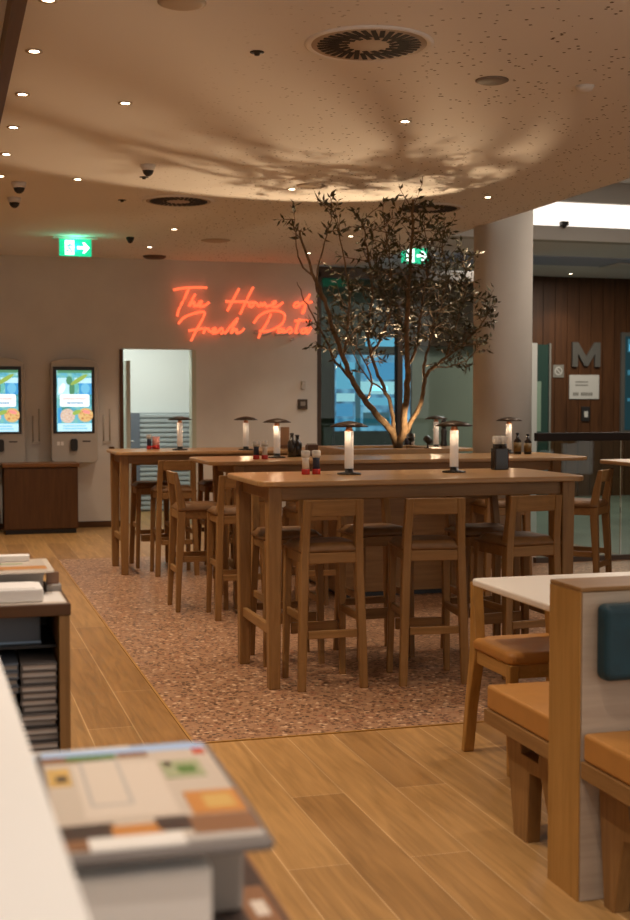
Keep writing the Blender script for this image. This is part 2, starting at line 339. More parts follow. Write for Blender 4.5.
BR=[
( [(3.7, 10.15, 1.065), (3.628, 10.076, 1.203), (3.497, 10.005, 1.329), (3.35, 9.935, 1.454), (3.219, 9.848, 1.607), (3.088, 9.732, 1.812), (2.976, 9.612, 2.018), (2.854, 9.48, 2.24), (2.752, 9.38, 2.397), (2.652, 9.277, 2.557), (2.576, 9.174, 2.712)] , 0.034 ),
( [(3.709, 10.15, 1.065), (3.71, 10.035, 1.203), (3.679, 9.903, 1.371), (3.643, 9.763, 1.551), (3.594, 9.61, 1.749), (3.512, 9.437, 1.978), (3.455, 9.242, 2.236), (3.397, 9.048, 2.481), (3.342, 8.862, 2.701), (3.28, 8.681, 2.904)] , 0.036 ),
( [(3.654, 10.1, 1.168), (3.604, 10.01, 1.387), (3.53, 9.953, 1.536), (3.442, 9.9, 1.674), (3.359, 9.835, 1.834), (3.304, 9.749, 2.031), (3.3, 9.642, 2.262), (3.247, 9.536, 2.487), (3.177, 9.429, 2.705), (3.126, 9.372, 2.833)] , 0.02 ),
( [(3.735, 10.1, 1.168), (3.782, 10.014, 1.303), (3.825, 9.919, 1.453), (3.811, 9.816, 1.617), (3.85, 9.738, 1.73), (3.945, 9.672, 1.818), (4.055, 9.603, 1.914), (4.155, 9.512, 2.047), (4.212, 9.409, 2.201)] , 0.024 ),
( [(3.835, 9.876, 1.618), (3.812, 9.798, 1.797), (3.837, 9.708, 1.996), (3.869, 9.617, 2.193), (3.883, 9.527, 2.385), (3.82, 9.416, 2.609), (3.752, 9.334, 2.775)] , 0.014 ),
( [(3.667, 9.806, 1.755), (3.68, 9.679, 1.872), (3.657, 9.512, 2.063), (3.617, 9.323, 2.284), (3.57, 9.122, 2.516), (3.452, 8.905, 2.762)] , 0.014 ),
( [(3.101, 9.772, 1.814), (3.125, 9.716, 2.026), (3.119, 9.648, 2.258), (3.063, 9.579, 2.486), (2.993, 9.511, 2.708), (2.929, 9.463, 2.891)] , 0.014 ),
( [(3.229, 9.88, 1.608), (3.059, 9.825, 1.775), (2.946, 9.757, 1.962), (2.84, 9.706, 2.116), (2.754, 9.664, 2.252), (2.677, 9.621, 2.386)] , 0.013 ),
( [(3.334, 9.764, 1.832), (3.405, 9.628, 2.026), (3.415, 9.493, 2.214), (3.341, 9.336, 2.432), (3.269, 9.18, 2.641), (3.196, 9.065, 2.773)] , 0.012 ),
( [(3.359, 9.959, 1.454), (3.42, 9.989, 1.593), (3.374, 10.006, 1.758), (3.292, 10.023, 1.922), (3.256, 10.019, 2.126)] , 0.012 ),
( [(3.986, 9.772, 1.822), (4.043, 9.72, 2.04), (4.085, 9.677, 2.241), (4.1, 9.633, 2.44), (4.051, 9.601, 2.612)] , 0.011 ),
( [(3.603, 9.681, 1.992), (3.517, 9.705, 2.152), (3.39, 9.708, 2.348), (3.352, 9.698, 2.569)] , 0.012 ),
( [(2.871, 9.536, 2.245), (2.77, 9.414, 2.347), (2.756, 9.208, 2.59), (2.769, 9.045, 2.754), (2.744, 8.914, 2.858)] , 0.01 ),
( [(2.771, 9.444, 2.403), (2.615, 9.311, 2.507), (2.54, 9.153, 2.65), (2.478, 8.983, 2.807)] , 0.009 ),
( [(3.882, 9.818, 1.732), (4.071, 9.85, 1.751), (4.235, 9.856, 1.819), (4.318, 9.843, 1.927)] , 0.008 ),
( [(3.518, 9.918, 1.536), (3.345, 9.769, 1.615), (3.144, 9.571, 1.784), (3.017, 9.382, 1.93)] , 0.01 ),
]
# ------------------------------------------------------------------ setting
WARM = (1, .785, .585); WARM2 = (1, .70, .45)
o = MB().box(-2.6, 12.6, -2.0, 17.7, -.12, 0).build('floor', M['floor']); struct(o, 'warm oak plank floor running towards the back wall', 'floor')
o = MB().box(1.03, 6.2, 5.335, 11.9, 0, .003).build('floor_terrazzo', M['terrazzo']); struct(o, 'speckled brown terrazzo area under the high tables', 'floor')
o = MB().box(1.018, 1.03, 5.323, 11.9, 0, .005).box(1.018, 6.2, 5.323, 5.335, 0, .005).build('trim_1', M['pale_oak_y']); struct(o, 'thin pale strip edging the terrazzo', 'trim')
o = MB().box(6.2, 12.6, 10.35, 17.5, 0, .004).box(5.5, 6.2, 11.9, 17.5, 0, .004).build('floor_hall', M['hall_tile']); struct(o, 'dark greenish tiles of the hall beyond the glass balustrade', 'floor')
o = MB().box(.344, 4.9, -2.0, 14.86, 3.1, 4.0).build('ceiling', M['ceiling']); struct(o, 'low beige acoustic ceiling over the seating', 'ceiling')
o = MB().box(-2.6, .29, -2.0, 14.86, 3.12, 3.3).build('ceiling_left', M['ceil_plain']); struct(o, 'ceiling strip beyond the wooden beam', 'ceiling')
o = MB().box(.29, .344, -2.0, 14.86, 3.0, 3.2).build('trim_2', M['walnut_y']); struct(o, 'dark wooden beam dividing the ceiling', 'beam')
o = MB().box(4.9, 12.6, -2.0, 13.5, 4.0, 4.2).build('ceiling_atrium', M['grey_paint']); struct(o, 'higher grey hall ceiling', 'ceiling')
o = (MB().box(4.9, 12.6, 13.5, 13.7, 3.32, 3.482).box(4.9, 12.6, 13.5, 13.7, 3.765, 4.2).build('beam', M['grey_paint']))
struct(o, 'grey bulkhead above and below the bright light panel', 'beam')
o = MB().box(4.9, 12.6, 13.56, 13.7, 3.482, 3.765).build('light_panel', M['cove']); tag(o, 'long bright white light panel set into the grey bulkhead', 'light panel')
o = MB().box(4.3, 12.6, 13.7, 17.7, 3.32, 3.5).build('ceiling_hall', M['ceil_plain']); struct(o, 'lower hall ceiling in front of the dark wood wall', 'ceiling')
o = MB().box(6.3, 12.6, 15.0, 15.9, 3.305, 3.32).build('trim_3', mat('painted_blue_light', (.42, .44, .56), .7)); struct(o, 'flat strip under the hall ceiling with bluish light put into its colour', 'trim')  # the bluish band of light is painted on as this strip's colour
# back wall with doorway
o = (MB().box(-2.6, 2.03, 14.86, 15.0, 0, 3.3).box(2.863, 4.386, 14.86, 15.0, 0, 3.3).box(2.03, 2.863, 14.86, 15.0, 2.063, 3.3)).build('wall_back', M['wall'])
struct(o, 'taupe plaster back wall behind the kiosks and neon sign', 'wall')
o = MB().box(-2.6, 2.0, 14.845, 14.86, 0, .07).box(2.89, 4.386, 14.845, 14.86, 0, .07).build('baseboard_back', M['walnut_x']); struct(o, 'low brown baseboard of the back wall', 'baseboard')
o = MB().box(-2.7, -2.6, -2.0, 15.0, 0, 3.3).build('wall_left', M['wall']); struct(o, 'plaster side wall beyond the counter', 'wall')
# doorway: jambs and the bright service room
o = MB().box(2.0, 2.042, 14.83, 15.02, 0, 2.055).build('trim_4', M['walnut_z']); struct(o, 'dark wooden jamb of the service doorway', 'door frame')
o = MB().box(2.848, 2.9, 14.85, 15.02, 0, 2.056).build('trim_5', mat('pale_green_jamb', (.55, .58, .47), .5)); struct(o, 'pale greenish jamb of the service doorway', 'door frame')
d1 = MB().box(2.10, 2.15, 15.02, 15.65, .02, 1.93).build('door_1', mat('pale_door', (.62, .64, .55), .5)); struct(d1, 'pale open door leaf inside the service doorway', 'door')
MB().tube([(2.152, 15.10, .98), (2.195, 15.10, .98), (2.195, 15.24, .98)], .01, 8).build('door_handle', M['steel'], d1)
o = (MB().box(1.2, 4.3, 17.0, 17.1, 0, 2.7).box(1.2, 1.3, 15.0, 17.0, 0, 2.7).box(4.2, 4.3, 15.0, 17.0, 0, 2.7)).build('wall_service', M['white_tile'])
struct(o, 'white walls of the bright service room', 'wall')
o = MB().box(1.2, 4.3, 15.0, 17.1, 2.7, 2.8).build('ceiling_service', M['white_tile']); struct(o, 'white ceiling of the service room', 'ceiling')
r = thing('metal_counter', 'grey metal counter with horizontal slats inside the bright doorway', 'counter', (3.0, 16.8, 0))
MB().box(-.62, .95, 0, .195, 0, 1.30).build('body', M['slat_dark'], r)
mb = MB()
for k in range(20):
    z = .02+k*.064
    mb.prism([(-.0, z), (-.028, z+.008), (-.028, z+.040), (0, z+.052)], -.48, .95, 'x')
mb.build('slats', M['slat_grey'], r)
MB().box(-.62, -.48, -.04, 0, 0, 1.30).build('end_panel', M['blue_grey'], r)
light('service_room_light', 'AREA', (2.3, 15.7, 2.66), 24, (.93, 1, .94), .9)
r = thing('ceiling_lamp', 'white square ceiling lamp inside the service room', 'lamp', (2.3, 15.7, 2.68))
MB().box(-.5, .5, -.5, .5, 0, .02).build('frame', M['white_plastic'], r)
# wood clad hall wall
mb = MB(); x = 7.9
while x < 12.5:
    mb.box(x+.004, min(x+.196, 12.6), 17.5, 17.53, 0, 3.32); x += .2
mb.box(7.9, 12.6, 17.53, 17.7, 0, 3.32).box(6.0, 7.9, 17.3, 17.7, 2.25, 3.32)
o = mb.build('wall_hall', M['cladding']); struct(o, 'dark vertical wood cladding of the hall wall', 'wall')
o = MB().box(4.2, 7.9, 17.55, 17.7, 0, 2.25).build('wall_recess', M['pale_wall']); struct(o, 'pale grey green wall under the dark wood bulkhead', 'wall')
o = MB().box(4.3, 5.9, 17.2, 17.3, 0, 3.3).build('wall_shop', M['olive_wall']); struct(o, 'dark olive shop wall behind the tinted glass', 'wall')
o = MB().box(12.5, 12.6, -2.0, 17.7, 0, 4.2).build('wall_right', M['cladding']); struct(o, 'far side wall of the hall', 'wall')
# glazed shop front
w = thing('window_1', 'tall green tinted glass shop front behind the tree', 'window', (0, 14.86, 0)); w['kind'] = 'structure'
MB().box(4.44, 5.42, .05, .062, .06, 2.95).build('pane', M['green_glass'], w)
MB().box(5.49, 6.85, .05, .062, .06, 2.95).build('pane', M['pane_glass'], w)
MB().box(4.386, 4.44, 0, .12, 0, 3.02).box(5.42, 5.49, 0, .12, 0, 3.02).box(6.85, 6.91, 0, .12, 0, 3.02).box(4.386, 6.91, 0, .12, 2.95, 3.08).box(4.386, 6.91, 0, .12, 0, .06).build('frame', M['dark_frame'], w, .004)
r = thing('glowing_panel', 'large panel of glowing blue patches inside the glass shop front', 'screen', (5.12, 16.5, 0))  # added panel whose blue patches glow behind the glass
MB().box(-.03, 1.11, .0, .05, 0, 2.12).build('frame', M['black'], r)
mb = MB().box(0, 1.08, -.008, 0, 1.05, 2.08, S['street'])
for (a, b, c, d, k) in ((.02, .28, 1.62, 1.98, 'sky'), (.02, .28, 1.45, 1.56, 'pale'), (.02, .25, 1.25, 1.42, 'deep'), (.36, .9, 1.55, 1.72, 'pale'), (.36, 1.02, 1.40, 1.5, 'sky'),
                        (.42, 1.0, 1.75, 1.98, 'deep'), (.5, .75, 1.60, 1.66, 'pale'), (.80, 1.05, 1.10, 1.35, 'deep'), (.29, .36, 1.05, 2.08, 'dim'), (.4, .78, 1.12, 1.3, 'dim')):
    mb.box(a, b, -.014, -.008, c, d, S[k])
mb.build('display', None, r)
MB().box(.45, .85, -.01, .05, 2.2, 2.32).build('header_strip', S['sky'], r)
# column
o = MB().lathe([(0, 0), (.277, 0), (.277, 4.0), (0, 4.0)], (5.128, 11.16, 0), 48).build('column', M['column']); struct(o, 'thick round plaster column beside the long tables', 'column')

# square fill lamps added to brighten the column, atrium and hall
def hall_fill(label, loc, e, size, col):
    r = thing('ceiling_lamp', label, 'lamp', loc, 0, 'fill lamps added to the hall')
    MB().box(-size/2-.03, size/2+.03, -size/2-.03, size/2+.03, -.02, 0).build('frame', M['white_plastic'], r, .004)
    light('hall_fill_light', 'AREA', (loc[0], loc[1], loc[2]-.035), e, col, size)
    return r
hall_fill('added square fill lamp in the high hall ceiling, nearer the camera', (6.4, 8.2, 4.0), EN['atr'], .8, (1, .9, .8))
hall_fill('added square fill lamp in the high hall ceiling, nearer the bright light panel', (6.9, 11.0, 4.0), EN['atr']*.5, .8, (1, .86, .72))
hall_fill('added square fill lamp in the low hall ceiling before the wood wall', (9.0, 15.6, 3.30), EN['hall'], .5, (1, .84, .68))
hall_fill('added square fill lamp in the low hall ceiling behind the glass shop front', (6.6, 14.5, 3.32), EN['hall']*.6, .5, (.9, .95, .9))
# ------------------------------------------------------------------ ceiling fixtures
ORD = ['first', 'second', 'third', 'fourth', 'fifth', 'sixth', 'seventh', 'eighth', 'ninth', 'tenth', 'eleventh', 'twelfth', 'thirteenth', 'fourteenth', 'fifteenth', 'sixteenth']
def make_downlight(label, loc, group):
    r = thing('downlight', label, 'downlight', loc, 0, group)
    MB().lathe([(.024, -.004), (.040, -.006), (.040, 0), (.024, 0), (.024, -.004)], n=24).build('trim_ring', M['trim_ring'], r)
    MB().lathe([(0, -.003), (.0235, -.003), (.0235, 0), (0, 0)], n=20).build('lens', M['led'], r)
    return r
rows = [
    (.446, [5.38, 6.18, 7.06, 7.92, 8.79, 9.66], 'downlight from the camera along the wooden beam', 'downlights along the wooden beam'),
    (1.0, [7.106, 9.633], 'downlight in the row between beam and tree', 'downlights between beam and tree'),
    (2.17, [12.17, 13.656], 'downlight above the neon sign wall', 'downlights before the neon sign'),
    (2.635, [7.109, 9.616], 'downlight over the middle of the long tables', 'downlights over the long tables'),
    (3.95, [12.19, 13.72], 'downlight behind the tree crown', 'downlights behind the tree'),
    (4.25, [7.05, 9.55], 'downlight close to the ceiling edge by the column', 'downlights by the ceiling edge')]
proto = None; DL = []
for X, Ys, lab, grp in rows:
    for i, Yv in enumerate(Ys):
        L = '%s small round %s' % (ORD[i] if i else 'first', lab)
        if len(Ys) == 2: L = ('nearer' if i == 0 else 'farther') + ' small round ' + lab
        if X == 4.25 and i == 0: continue
        if proto is None: proto = make_downlight(L, (X, Yv, 3.1), grp)
        else: dup(proto, L, (X, Yv, 3.1), 0, grp)
        DL.append((X, Yv))
dup(proto, 'small round downlight in the hall ceiling above the letter M', (8.89, 17.0, 3.32), 0, 'downlights in the hall')
DL += [(1.0, 4.6), (2.635, 4.6), (4.25, 7.05), (4.25, 4.6), (.446, 4.5), (.446, 3.6), (.446, 2.7), (.446, 1.8), (.446, .9), (.446, .1), (.446, -.8), (2.635, 2.1), (1.0, 2.1), (4.25, 2.1), (.446, 10.5), (.446, 11.4), (.446, 12.3), (.446, 13.2)]  # rows go on out of view; wide ones by the camera added as fill
for X, Yv in DL:
    e = EN.get((X, Yv), EN['main'])
    if X == .446: e = EN['beam'] if Yv > 4.9 else EN['front']; 
    nf = X == .446 and Yv < 4.9
    light('downlight_beam', 'SPOT', (X, Yv, 3.085), e, (1, .89, .79) if nf else WARM, .04, (0, 0, 0), math.radians((75 if Yv > 1 else 120) if nf else EN['cone']), .6)
light('hall_beam', 'SPOT', (8.89, 17.0, 3.3), 25, WARM, .04, (0, 0, 0), math.radians(100), .6)

def swirl(label, loc, r0):
    r = thing('swirl_diffuser', label, 'air diffuser', loc, 0, 'round swirl diffusers in the ceiling')
    MB().lathe([(r0*1.0, -.004), (r0*1.06, -.012), (r0*1.12, -.004), (r0*1.12, 0), (r0, 0), (r0, -.004)], n=48).build('rim', M['ceil_plain'], r)
    MB().lathe([(0, -.006), (r0, -.006), (r0, 0), (0, 0)], n=48).build('plate', M['diffuser'], r)
    mb = MB(); n = 34
    for k in range(n):
        a = 2*PI*k/n; d = Vector((math.cos(a), math.sin(a), 0)); t = Vector((-d.y, d.x, 0))
        lo = .34 if k % 2 else .52; h = .034*r0/.27*.75
        p = [d*(r0*lo)+t*(r0*.20-h/2), d*(r0*.93)+t*(r0*.20-h/2), d*(r0*.93)+t*(r0*.20+h/2), d*(r0*lo)+t*(r0*.20+h/2)]
        # keep the slot ends inside the rim
        s = .94
        v = [(q.x*s, q.y*s, -.0085) for q in p] + [(q.x*s, q.y*s, -.0055) for q in p]
        mb.poly(v, [(0, 1, 2, 3), (7, 6, 5, 4), (0, 4, 5, 1), (1, 5, 6, 2), (2, 6, 7, 3), (3, 7, 4, 0)])
    mb.build('slots', M['slot_dark'], r)
    return r
s1 = swirl('large round swirl air diffuser nearest the camera in the ceiling', (1.91, 5.63, 3.1), .265)
dup(s1, 'round swirl air diffuser in the ceiling above the far high table', (1.9, 10.45, 3.1), 0)
dup(s1, 'round swirl air diffuser half hidden by the top of the tree', (4.02, 10.25, 3.1), 0)
def disc(name, label, cat, loc, r, m, h=.012, group=None):
    o = MB().lathe([(0, -h), (r*.8, -h), (r, -h*.4), (r, 0), (0, 0)], n=28).build(name, m); o.location = loc; return tag(o, label, cat, group)
disc('ceiling_speaker', 'round dark grey speaker plate in the ceiling beside the large diffuser', 'speaker', (2.725, 6.08, 3.1), .085, mat('grey_grille', (.20, .16, .13), .6))
disc('ceiling_speaker', 'small dull round plate beside the downlight over the long tables', 'speaker', (2.73, 9.42, 3.1), .11, M['diffuser'])
disc('ceiling_speaker', 'round plate cut by the top of the picture near the beam', 'speaker', (.975, 5.26, 3.1), .10, M['diffuser'])
disc('air_valve', 'flat dull disc in the ceiling above the first neon word', 'air valve', (2.727, 12.9, 3.1), .15, M['diffuser'])
disc('air_valve', 'brown round valve in the ceiling where it meets the back wall', 'air valve', (2.36, 14.5, 3.1), .13, mat('brown_valve', (.12, .07, .045), .6), .03)
o = MB().lathe([(0, -.035), (.02, -.033), (.04, -.02), (.05, 0), (0, 0)], n=20).build('motion_sensor', M['white_plastic']); o.location = (3.24, 6.06, 3.1); tag(o, 'small white motion sensor dome in the ceiling', 'sensor')
for i, (X, Yv, L) in enumerate(((1.45, 5.907, 'tiny dark ceiling sensor near the large diffuser'), (1.457, 9.409, 'tiny dark ceiling sensor beside the pale dome camera'), (1.45, 10.53, 'tiny dark ceiling sensor before the far swirl diffuser'))):
    o = MB().lathe([(0, -.018), (.012, -.016), (.016, -.004), (.034, -.003), (.034, 0), (0, 0)], n=16).build('ceiling_sensor', M['black']); o.location = (X, Yv, 3.1); tag(o, L, 'sensor', 'tiny ceiling sensors')
def dome(label, loc, base, s=1.0):
    r = thing('dome_camera', label, 'security camera', loc, 0, 'dome cameras on the ceiling')
    MB().lathe([(0, -.05*s), (.055*s, -.05*s), (.065*s, -.02*s), (.065*s, 0), (0, 0)], n=24).build('base', base, r)
    MB().lathe([(0, -.10*s), (.02*s, -.096*s), (.04*s, -.078*s), (.05*s, -.05*s), (0, -.05*s)], n=24).build('dome', M['black'], r)
    return r
c = dome('dark dome camera with pale base nearer the beam, upper of two', (.593, 9.9, 3.1), M['white_plastic'], .85)
dup(c, 'dark dome camera behind the other one near the beam, lower of two', (.60, 10.65, 3.1))
dome('pale dome camera in the ceiling above the kiosks', (1.41, 8.92, 3.1), M['white_plastic'], .8)
dome('dark dome camera beside the green exit sign', (1.854, 12.9, 3.1), M['black'], .62)
# exit signs
def exit_sign(label, loc, arrow=True):
    r = thing('exit_sign', label, 'exit sign', loc, 0, 'green exit signs')
    MB().box(-.22, .22, -.03, .03, .17, .19).build('housing', M['white_plastic'], r)
    MB().box(-.16, .16, -.01, .01, 0, .17).build('panel', M['exit_green'], r, .003)
    mb = MB().box(-.105, -.012, -.013, -.01, .012, .158, M['exit_white'])
    P = [(.005, .07), (.075, .07), (.055, .03), (.08, .03), (.13, .085), (.08, .14), (.055, .14), (.075, .10), (.005, .10)]
    mb.prism([(x+.012, z) for x, z in P], -.013, -.01, 'y', M['exit_white'])
    mb.lathe([(0, -.008), (.008, 0), (0, .008)], (-.05, -.013, .132), 10, M['exit_green'])
    for q in ([(-.052, .122), (-.066, .09), (-.058, .075)], [(-.058, .08), (-.042, .06), (-.046, .03)], [(-.064, .08), (-.072, .055), (-.092, .05)], [(-.056, .112), (-.036, .10), (-.026, .108)], [(-.06, .11), (-.08, .10), (-.086, .082)]):
        mb.tube([(x, -.0145, z) for x, z in q], .006, 6, M['exit_green'])
    mb.build('pictogram', None, r)
    return r
exit_sign('small green exit sign hanging from the ceiling above the kiosks', (1.325, 13.04, 2.908))
e2 = exit_sign('small green exit sign glimpsed through the tree crown', (5.09, 13.4, 2.985))
MB().tube([(-.14, 0, .19), (-.14, 0, .335)], .006).tube([(.14, 0, .19), (.14, 0, .335)], .006).box(-.18, .18, -.05, .30, .335, .345).build('hanger', M['steel'], e2)
light('exit_glow', 'POINT', (1.325, 12.98, 3.0), 1.2, (.1, 1, .55), .05)
# hall details
r = thing('dome_camera', 'small dark camera under the bright light panel', 'security camera', (6.95, 13.5, 3.48))
MB().box(-.045, .045, -.07, 0, 0, .05).build('body', M['black'], r, .006)
MB().lathe([(0, -.03), (.02, -.02), (.025, 0), (0, 0)], (0, -.04, 0), 12).build('lens', M['black'], r)
# neon sign
sg = thing('neon_sign', 'glowing red handwritten neon sign on the back wall', 'neon sign', (0, 14.80, 0))
def smooth(pts, n=5):
    P = [Vector(p) for p in pts]; out = []
    for i in range(len(P)-1):
        p0, p1, p2, p3 = P[max(i-1, 0)], P[i], P[i+1], P[min(i+2, len(P)-1)]
        for k in range(n):
            t = k/n
            out.append(.5*((2*p1)+(p2-p0)*t+(2*p0-5*p1+4*p2-p3)*t*t+(3*p1-p0-3*p2+p3)*t**3))
    return out+[P[-1]]
for wd in ('The', 'Home', 'of', 'Fresh', 'Pasta', 'pale'):
    mb = MB()
    for st in NEON[wd]:
        mb.tube([(p.x, 0, p.y) for p in smooth([Vector((a, b)) for a, b in st])], .0155 if wd != 'pale' else .02, 8)
    if wd == 'pale': mb.build('unlit_tube', M['unlit_tube'], sg, loc=(0, .02, -.0))['label'] = 'short pale unlit tubes under the second line'
    else: mb.build('word', M['neon'], sg)
mb = MB()
for wd in ('The', 'Home', 'of', 'Fresh', 'Pasta'):
    for st in NEON[wd]:
        for (a, b) in (st[0], st[-1]): mb.tube([(a, 0, b), (a, .06, b)], .006, 6)
mb.build('standoff', M['white_plastic'], sg)
# thermostat and detector on the wall
r = thing('thermostat', 'small dark wall thermostat under the neon sign by the glass', 'thermostat', (4.20, 14.86, 1.42))
MB().box(-.06, .06, -.03, 0, -.06, .06).build('body', M['dark_frame'], r, .005); MB().box(-.03, .03, -.034, -.03, -.02, .03).build('display', M['card_grey'], r)
r = thing('wall_sensor', 'tiny pale wall sensor above the dark thermostat', 'sensor', (4.21, 14.86, 1.65))
MB().box(-.025, .025, -.03, 0, -.05, .05).build('body', M['steel_light'], r, .005); MB().lathe([(0, -.012), (.012, 0), (0, .012)], (0, -.03, .02), 10).build('lens', M['white_plastic'], r)
# ------------------------------------------------------------------ kiosks
def arch(x0, x1, z0, z1, rise, rb, n=10):
    P = [(x0+rb, z0), (x1-rb, z0), (x1, z0+rb), (x1, z1-rise)]
    P += [(x1-(x1-x0)*k/n, z1-rise+rise*(1-(2*k/n-1)**2)**.6) for k in range(1, n)]
    return P+[(x0, z1-rise), (x0, z0+rb)]
def make_kiosk(label, loc):
    r = thing('order_kiosk', label, 'order kiosk', loc, 0, 'wall hung order kiosks')
    MB().prism(arch(-.262, .262, .755, 1.945, .06, .04), -.16, -.03).build('housing', M['kiosk'], r, .008)
    MB().box(-.18, .18, -.03, 0, .9, 1.7).build('wall_bracket', M['black'], r)
    sc = MB().box(-.240, .224, -.168, -.16, 1.092, 1.846).build('screen', M['black'], r, .004)
    mb = MB(); y0, y1 = -.173, -.168
    mb.box(-.20, .19, y0+.002, y1, 1.115, 1.805, S['scene'])
    def bx(a, b, c, d, k, o=0): mb.box(a, b, y0-.001*o, y1, c, d, S[k])
    def el(cx, cz, rx, rz, k, o=0, n=18, rot=0):
        pts = []
        for q in range(n):
            a = 2*PI*q/n; u, v = rx*math.cos(a), rz*math.sin(a)
            pts.append((cx+u*math.cos(rot)-v*math.sin(rot), cz+u*math.sin(rot)+v*math.cos(rot)))
        mb.prism(pts, y0-.001*o, y1, 'y', S[k])
    bx(-.19, .19, 1.775, 1.805, 'leaf', 1)
    bx(-.19, -.06, 1.53, 1.72, 'pale', 1.2); bx(.05, .19, 1.53, 1.66, 'deep', 1.2); bx(.0, .19, 1.66, 1.72, 'pale', 1.4)
    el(-.06, 1.69, .035, .05, 'leaf', 2); el(-.03, 1.60, .03, .085, 'leaf', 2.2); el(.05, 1.70, .11, .025, 'grass', 2.4, rot=.55); el(.0, 1.62, .045, .07, 'mint', 2.1)
    el(.12, 1.60, .05, .06, 'sky', 2.2); el(-.14, 1.60, .03, .06, 'white', 2.3, rot=-.4)
    mb.prism(rounded(-.165, .165, 1.395, 1.535, .02), y0-.003, y1, 'y', S['white'])
    # unreadable small print: thin strokes
    rr = random.Random(3); xx = -.135
    while xx < .125:
        w = rr.uniform(.008, .018); mb.box(xx, xx+w, y0-.004, y1, 1.476, 1.490, S['red']); xx += w+.004
    xx = -.085
    while xx < .085:
        w = rr.uniform(.010, .018); mb.box(xx, xx+w, y0-.004, y1, 1.425, 1.447, S['navy']); xx += w+.004
    el(-.08, 1.29, .082, .082, 'dish2', 2.5, 24); el(.12, 1.30, .085, .08, 'dish', 2.6, 24); el(.13, 1.335, .045, .02, 'red', 3.2, rot=-.3)
    el(.02, 1.33, .05, .025, 'grass', 2.9, rot=.4);
    bx(-.19, -.15, 1.21, 1.38, 'deep', 1.5); bx(-.19, .19, 1.115, 1.205, 'pale', 2)
    for zz in (1.172, 1.142):
        xx = -.13
        while xx < .12:
            w = rr.uniform(.008, .02); mb.box(xx, xx+w, y0-.003, y1, zz, zz+.010, S['deep']); xx += w+.005
    mb.build('picture', None, sc)
    MB().prism(rounded(-.05, .03, .89, 1.03, .025), -.19, -.16).build('card_reader', M['black'], r, .006)
    MB().box(.085, .175, -.164, -.16, .995, 1.008).build('ticket_slot', M['black'], r)
    MB().box(-.20, -.168, -.163, -.16, .955, 1.0).box(-.158, -.126, -.163, -.16, .955, 1.0).build('sticker', mat('white_sticker', (.95, .93, .9), .6), r)
    return r
k1 = make_kiosk('white order kiosk with lit screen nearer the service doorway', (1.47, 14.86, 0))
dup(k1, 'white order kiosk cut off by the picture edge, farther from the doorway', (.655, 14.86, 0))
def make_bracket(label, loc):
    r = thing('cable_guard', label, 'wall bracket', loc, 0, 'brackets beside the kiosks')
    MB().tube([(-.035, -.005, .0), (-.035, -.005, -.3)], .009).build('rail', M['steel_light'], r)
    MB().tube([(.035, -.005, .08), (.035, -.005, -.3)], .009).build('rail', M['steel_light'], r)
    MB().box(-.045, .045, -.02, 0, -.32, -.29).build('clip', M['steel_light'], r)
    return r
b = make_bracket('slim pale wall bracket between the kiosk and the service doorway', (1.85, 14.86, 1.29))
dup(b, 'slim pale wall bracket between the two order kiosks', (1.05, 14.86, 1.29))
o = MB().prism(rounded(-.04, .02, 0, .03, .01), -.02, 0, 'y').build('socket', M['walnut_x']); o.location = (1.915, 14.86, .90); tag(o, 'tiny brown wall fitting beside the service doorway', 'wall fitting')
# waste cabinet
r = thing('waste_cabinet', 'dark brown wooden cabinet below the order kiosks', 'cabinet', (1.057, 14.25, 0))
MB().box(-.40, .40, .02, .38, .05, .735).build('body', M['walnut_z'], r, .004)
MB().box(-.392, .392, 0, .02, .06, .725).build('front_panel', M['walnut_z'], r, .003)
MB().box(-.415, .415, -.01, .38, .735, .775).build('top', wood('warm_walnut', (.15, .062, .018), (.21, .09, .028), 'x'), r, .004)
MB().box(-.38, .38, .04, .36, .0, .05).build('plinth', M['black'], r)
r = thing('waste_cabinet', 'sliver of a dark cabinet at the picture edge beyond the kiosk cabinet', 'cabinet', (.19, 14.25, 0))
MB().box(-.40, .40, .02, .38, .05, .735).build('body', M['oak_z'], r, .004); MB().box(-.415, .415, -.01, .38, .735, .775).build('top', M['oak_x'], r, .004); MB().box(-.38, .38, .04, .36, .0, .05).build('plinth', M['black'], r)

# ------------------------------------------------------------------ high tables
def make_table(label, x0, x1, y0, y1, z, lx, group='high wooden tables', wd='table_oak_', ly=.10, stretch=True):
    cx, cy = (x0+x1)/2, (y0+y1)/2; w, d = (x1-x0)/2, (y1-y0)/2
    r = thing('high_table', label, 'table', (cx, cy, 0), 0, group)
    MB().prism(rounded(-w, w, -d, d, .09), z-.028, z, 'z').build('tabletop', M[wd+'x'], r, .007, 3)
    xs = (lx[0]-cx, lx[1]-cx); yy = d-ly
    mb = MB()
    for s in (-1, 1):
        mb.box(xs[0]+.03, xs[1]-.03, s*yy-.0125, s*yy+.0125, z-.10, z-.028)
    for q in xs: mb.box(q-.0125, q+.0125, -yy+.03, yy-.03, z-.10, z-.028)
    mb.build('apron', M['oak_x'], r, .003)
    for q in xs:
        for s in (-1, 1):
            a, b = .037, .029
            L = MB(); v = [(q+sx*a, s*yy+sy*a, z-.028) for sy in (-1, 1) for sx in (-1, 1)] + [(q+sx*b, s*yy+sy*b, 0) for sy in (-1, 1) for sx in (-1, 1)]
            L.poly(v, [(0, 1, 3, 2), (5, 4, 6, 7), (0, 4, 5, 1), (1, 5, 7, 3), (3, 7, 6, 2), (2, 6, 4, 0)])
            L.build('leg', M['oak_z'], r, .006)
    if stretch:
        for q in xs: MB().box(q-.014, q+.014, -yy+.028, yy-.028, .27, .32).build('stretcher', M['oak_y'], r, .004)
    return r
make_table('long high oak table nearest the camera with two lit lamps', 1.525, 3.335, 6.14, 7.0, 1.064, (1.612, 3.245))
